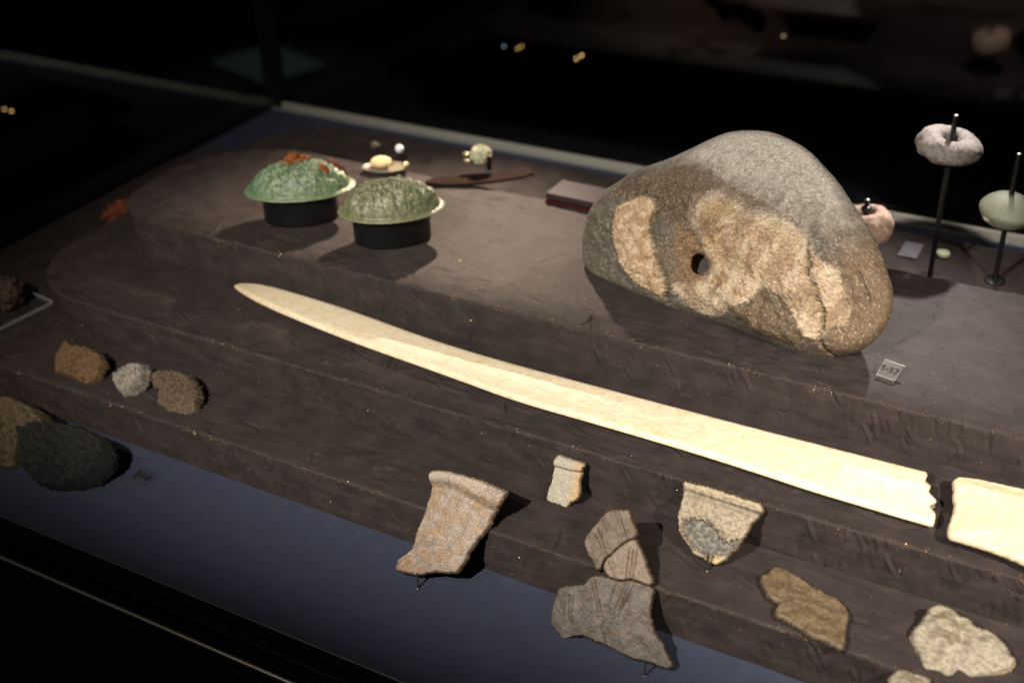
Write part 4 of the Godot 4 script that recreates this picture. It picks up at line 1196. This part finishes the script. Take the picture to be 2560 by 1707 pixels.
func make_back():
	rod(Vector3(0.1359, 0.08, -0.2685), 0.160, "black rod holding up the grey stone ring", 0.118)
	var r1 := obj("stone_ring", ring_mesh(0.0285, 0.0055, 0.024, 5, [C(112, 104, 100), C(134, 125, 120), C(52, 44, 38)]), M.stone, null, Transform3D(Basis(Vector3(0.5, 0, 1).normalized(), -0.16) * Basis(Vector3.RIGHT, 0.10), Vector3(0.134, 0.212, -0.2685)))
	tag(r1, "thick grey stone ring high on a black rod behind the boulder", "stone ring")
	rod(Vector3(0.1908, 0.08, -0.2885), 0.126, "black rod through the greenish spindle whorl at the right edge", 0.082)
	var wp := []
	for q in [[0.0, 0.0150], [0.0055, 0.0152], [0.009, 0.0146], [0.015, 0.0118], [0.0205, 0.0075], [0.0240, 0.0028], [0.0248, 0.0], [0.0242, -0.0025], [0.0205, -0.0085], [0.015, -0.0135], [0.009, -0.0165], [0.005, -0.0172], [0.0, -0.0172]]:
		wp.append([q[0], q[1]])
	var g := mat(S(128, 132, 112), 0.55)
	g.heightmap_enabled = true
	g.heightmap_texture = M.stone.heightmap_texture
	g.heightmap_scale = 0.05
	g.albedo_texture = M.stone.albedo_texture
	g.uv1_triplanar = true
	g.uv1_scale = Vector3.ONE * 14.0
	var w := thing("spindle_whorl", Transform3D(Basis(Vector3(0, 0, 1), -0.10), Vector3(0.1900, 0.1525, -0.2885)), "pale green disc-shaped spindle whorl on a rod at the right edge", "spindle whorl")
	obj("body", lathe(wp, 64), g, w)
	obj("chip", clump(Vector3(0.007, 0.006, 0.005), 23, [C(196, 184, 156), C(170, 156, 128)], 0.3), M.clay, w, at(-0.010, -0.003, 0.0145))
	rod(Vector3(0.072, 0.08, -0.258), 0.072, "black rod half hidden behind the right side of the boulder", 0.062)
	var r3 := obj("stone_ring", ring_mesh(0.0245, 0.006, 0.034, 8, [C(178, 146, 128), C(196, 166, 146), C(140, 112, 94)]), M.stone, null, Transform3D(Basis(Vector3(0, 0, 1), 0.2), Vector3(0.074, 0.126, -0.258)))
	tag(r3, "pinkish stone bead peeping out behind the right side of the boulder", "stone bead")
	var card := box("paper_label", Vector3(0.098, 0.0805, -0.333), Vector3(0.116, 0.0815, -0.300), M.card)
	tag(card, "pale grey paper card lying behind the boulder", "label card")
	var disc := obj("pale_disc", lathe([[0.0, 0.005], [0.0055, 0.0048], [0.0066, 0.0035], [0.0066, 0.0015], [0.005, 0.0], [0.0, 0.0]], 32), mat(S(176, 184, 150), 0.5), null, at(0.137, 0.0803, -0.318))
	tag(disc, "tiny pale green disc lying beside the grey ring's rod", "bead")
	# dark plate with a pale green stone on a stem
	var plate := P([-620,180,-500,20,-180,-60,230,-40,350,-110,480,-110,560,140,150,170,-180,200,-480,200])
	var hf := func(p: Vector2, d: float) -> float: return 0.002 * sin(p.x * 40.0) + 0.006 * pow(clampf(p.x / 0.05, 0, 1), 2.0)
	var cf := func(p: Vector2, d: float, part: int) -> Color: return C(24, 16, 14).lerp(C(40, 25, 21), clampf(0.5 + nz_a.get_noise_2d(p.x * 200.0, p.y * 200.0), 0, 1))
	var pl := obj("dark_plate", slab(plate, Vector2(-0.002, 0.007), 140, 14, 0.003, 0.0008, hf, cf, 0.0002), M.dull, null, Transform3D(Basis(Vector3.UP, 0.36), Vector3(-0.311, 0.126, -0.210)))
	tag(pl, "dark brown bent metal plate lying near the back of the top step", "metal plate")
	var gs := thing("green_stone", at(-0.320, 0.128, -0.222), "pale green rounded stone on a short black stem above the dark plate", "stone")
	obj("stone", clump(Vector3(0.0115, 0.0095, 0.010), 12, [C(158, 160, 132), C(186, 186, 156)], 0.25), M.clay, gs, at(0, 0.014, 0))
	obj("stem", tube(Vector3(0.010, 0, 0.002), Vector3(0.010, 0.016, 0.002), 0.0025, 0.0035, 12), M.black, gs)
	for q in [[-0.335, 0.1425, -0.217, "upper bright glassy bead left of the pale green stone"], [-0.334, 0.136, -0.216, "lower bright glassy bead left of the pale green stone"]]:
		tag(obj("bright_bead", clump(Vector3(0.0042, 0.0026, 0.003), 2, [Color.WHITE, Color.WHITE], 0.05, 24, 14), M.gold, null, at(q[0], q[1], q[2])), q[3], "bead", "bright beads at the back")
	# cream shell on a grey dish
	var dish := obj("grey_dish", lathe([[0.0, 0.003], [0.015, 0.003], [0.021, 0.006], [0.0225, 0.0062], [0.0225, 0.0052], [0.016, 0.0005], [0.0, 0.0005]], 48, 1.1, 0.6), mat(S(128, 118, 104), 0.3), null, at(-0.418, 0.12, -0.186, 0.4))
	tag(dish, "small shiny grey dish under the cream shell, behind the brooches", "dish")
	var shell := obj("cream_shell", clump(Vector3(0.0105, 0.0050, 0.009), 14, [C(226, 204, 156), C(206, 178, 128)], 0.2), M.bone, null, at(-0.424, 0.1295, -0.188))
	tag(shell, "cream domed shell in a grey dish behind the brooches", "shell")
	tag(obj("bright_bead", clump(Vector3(0.0040, 0.0032, 0.004), 2, [Color.WHITE, Color.WHITE], 0.05, 24, 14), M.gold, null, at(-0.396, 0.129, -0.192)), "bright glassy bead right of the cream shell", "bead", "bright beads at the back")
	tag(obj("bright_bead", clump(Vector3(0.0046, 0.0046, 0.0046), 2, [Color.WHITE, Color.WHITE], 0.05, 24, 14), M.bead, null, at(-0.433, 0.1245, -0.236)), "white bead at the far edge of the top step", "bead", "bright beads at the back")
	tag(obj("dark_bead", clump(Vector3(0.0052, 0.0050, 0.005), 22, [C(40, 34, 30), C(60, 50, 44)], 0.3, 24, 14), M.clay, null, at(-0.462, 0.1245, -0.231)), "dark round bead at the far edge of the top step", "bead")
	# acrylic block with a dark red base
	var blk := thing("acrylic_block", at(-0.150, 0.12, -0.205, -0.02), "low clear block on a dark red base, left of the boulder", "acrylic block")
	box("red_base", Vector3(-0.078, 0.0, -0.02), Vector3(0.07, 0.003, 0.018), M.red, blk, 0.0006)
	box("block", Vector3(-0.078, 0.0032, -0.02), Vector3(0.07, 0.010, 0.016), mat(S(44, 34, 39), 0.6, 0.0, 0.25), blk, 0.001)

func make_labels():
	# clear label tilted up beside the big stone
	var tilt := Basis(Vector3.UP, -0.18) * Basis(Vector3.RIGHT, 0.44)
	var t := thing("number_label", Transform3D(tilt, Vector3(0.1548, 0.1215, -0.0160)), "clear acrylic label reading 1-17 right of the boulder", "label")
	var hazy := mat(Color(0.70, 0.67, 0.67, 0.07), 0.3)
	hazy.transparency = BaseMaterial3D.TRANSPARENCY_ALPHA
	box("plate", Vector3(-0.0069, 0.0, -0.0142), Vector3(0.0069, 0.002, 0.0), hazy, t, 0.0002)
	box("edge", Vector3(-0.0074, 0.0001, -0.0142), Vector3(-0.0070, 0.0021, 0.0), M.edge, t, 0.0001)
	box("edge", Vector3(0.0070, 0.0001, -0.0142), Vector3(0.0073, 0.0016, 0.0), M.edge, t, 0.0001)
	box("edge", Vector3(-0.0074, 0.0001, 0.0001), Vector3(0.0074, 0.0021, 0.0006), M.edge, t, 0.0001)
	box("edge", Vector3(-0.0074, 0.0001, -0.0150), Vector3(0.0090, 0.0021, -0.0143), M.edge, t, 0.0001)
	var tm := TextMesh.new()
	tm.text = "1-17"
	var f := SystemFont.new()
	f.font_names = PackedStringArray(["Droid Sans"])
	f.font_weight = 700
	tm.font = f
	tm.font_size = 32
	tm.pixel_size = 0.00023
	tm.depth = 0.0002
	obj("lettering", tm, M.ink, t, Transform3D(Basis(Vector3.RIGHT, -PI / 2), Vector3(0.0, 0.0022, -0.0072)))
	# the same kind of label, out of focus on the floor
	var l := thing("number_label", Transform3D(Basis(Vector3.UP, -0.10) * Basis(Vector3.RIGHT, 0.30), Vector3(-0.4030, 0.001, 0.2325)), "clear acrylic label with dark blurred marks on the blue floor beside the slag", "label")
	box("plate", Vector3(-0.0085, 0.0, -0.013), Vector3(0.0085, 0.002, 0.0), M.acrylic, l, 0.0002)
	var de := mat(S(62, 62, 70), 0.4)  # dimmer colour for edge light on the floor label
	box("edge", Vector3(-0.0088, 0.0001, -0.013), Vector3(-0.0085, 0.0021, 0.0), de, l, 0.0001)
	box("edge", Vector3(-0.0088, 0.0001, 0.0), Vector3(0.0088, 0.0021, 0.0003), de, l, 0.0001)
	for k in 5:
		box("mark", Vector3(-0.0060 + k * 0.0024, 0.0021, -0.0095), Vector3(-0.0045 + k * 0.0024, 0.0023, -0.0035), M.ink, l, 0.00005)

func make_glints():  # glowing dots added in place of glints in the glass
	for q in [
			[-0.568, -0.010, -0.944, 0.9, 0.0, "lower of two warm added glints above the left slope of the boulder"],
			[-0.562, -0.006, -0.951, 1.0, 0.0, "upper of two warm added glints above the left slope of the boulder"],
			[-0.656, 0.007, -0.906, 0.45, 0.0, "left one of two dim orange added glints above the green stone"],
			[-0.651, 0.010, -0.911, 0.40, 0.0, "right one of two dim orange added glints above the green stone"],
			[-0.676, 0.011, -0.897, 0.25, 1.0, "dim bluish added glint left of the orange ones"],
			[-0.282, 0.010, -1.125, 0.35, 0.25, "dim pale added glint high above the boulder's top"],
			[-1.364, -0.049, -0.456, 0.5, 0.0, "left one of two yellow added glints at the left edge"],
			[-1.353, -0.052, -0.460, 0.6, 0.0, "right one of two yellow added glints at the left edge"],
			[-1.200, -0.168, -0.468, 1.0, 1.0, "pale blue added glint above the left end of the lowest step"]]:
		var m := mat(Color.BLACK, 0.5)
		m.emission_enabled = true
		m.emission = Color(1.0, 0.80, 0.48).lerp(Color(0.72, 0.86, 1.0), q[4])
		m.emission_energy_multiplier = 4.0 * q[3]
		var o := obj("added_glint", lathe([[0.0, 0.0016], [0.0011, 0.0011], [0.0016, 0.0], [0.0011, -0.0011], [0.0, -0.0016]], 16), m, null, at(q[0], q[1], q[2]))
		tag(o, q[5], "glint")

func _ready():
	# camera
	var cam := Camera3D.new()
	cam.name = "camera"
	add_child(cam)
	var fw := Vector3(-0.42789, -0.52028, -0.73907)
	var up := Vector3(-0.22685, 0.85335, -0.46940)
	cam.transform = Transform3D(Basis.looking_at(fw, up), Vector3(0.30, 0.64179, 0.80))
	var ca := CameraAttributesPhysical.new()
	ca.frustum_focal_length = 43.26
	ca.frustum_focus_distance = 0.955
	ca.exposure_aperture = 4.2
	ca.frustum_near = 0.02
	ca.frustum_far = 40.0
	cam.attributes = ca
	cam.keep_aspect = Camera3D.KEEP_HEIGHT
	cam.fov = 31.01
	cam.near = 0.02
	cam.far = 40.0
	cam.current = true
	# the dark gallery
	var we := WorldEnvironment.new()
	var env := Environment.new()
	env.background_mode = Environment.BG_COLOR
	env.background_color = Color(0.045, 0.045, 0.055)
	env.tonemap_mode = Environment.TONE_MAPPER_LINEAR
	env.tonemap_exposure = 1.0
	env.sdfgi_enabled = true
	env.ssao_enabled = true
	env.ssil_enabled = true
	we.environment = env
	add_child(we)
	nz_a = noise(1, 1.0, 3)
	nz_a.frequency = 1.0
	nz_b = noise(2, 1.0, 3)
	nz_c = noise(3, 1.0, 2)
	nz_s = noise(6, 1.0, 1)
	nz_cell = noise(4, 0.30, 1, FastNoiseLite.TYPE_CELLULAR)
	make_materials()
	# lamps: one in front of the case, one at the right, two over its back
	lamp(Vector3(-0.20, 0.92, 1.02), Vector3(-0.08, 0.10, -0.13), 3.0, Color(1.0, 0.965, 0.91), 33.5, 0.011, "warm spot lamp with an added door in front of the case, above its left half", 0.252)
	lamp(Vector3(0.78, 0.78, 0.50), Vector3(0.26, 0.08, 0.03), 2.1, Color(1.0, 0.96, 0.90), 18.0, 0.012, "warm spot lamp above the right end of the case")
	lamp(Vector3(-0.42, 0.50, -0.52), Vector3(-0.33, 0.12, -0.08), 1.2, Color(1.0, 0.91, 0.80), 29.0, 0.006, "spot lamp with an added door over the back of the case, behind the brooches", 0.012, 0.12)
	lamp(Vector3(0.14, 0.50, -0.52), Vector3(0.03, 0.14, -0.08), 0.72, Color(1.0, 0.96, 0.93), 31.0, 0.006, "spot lamp with an added door over the back of the case, behind the boulder", 0.012, 0.12)
	lamp(Vector3(-0.9, 1.9, 1.5), Vector3(-0.25, 0.0, 0.36), 0.8, Color(1.0, 0.95, 0.88), 17.0, 0.03, "dim spot lamp added high above the front edge of the case")  # added lamp, unseen, to brighten the front trim
	lamp(Vector3(-2.75, 1.5, -3.35), Vector3(-2.95, -1.0, -2.96), 1.6, Color(0.92, 1.0, 0.95), 11.0, 0.02, "distant spot lamp added over the low grey plinth beyond the case")  # added lamp, unseen, so that the far plinth shows
	make_case()
	make_stone()
	make_brooches()
	make_bones()
	make_sherds()
	make_lumps()
	make_back()
	make_labels()
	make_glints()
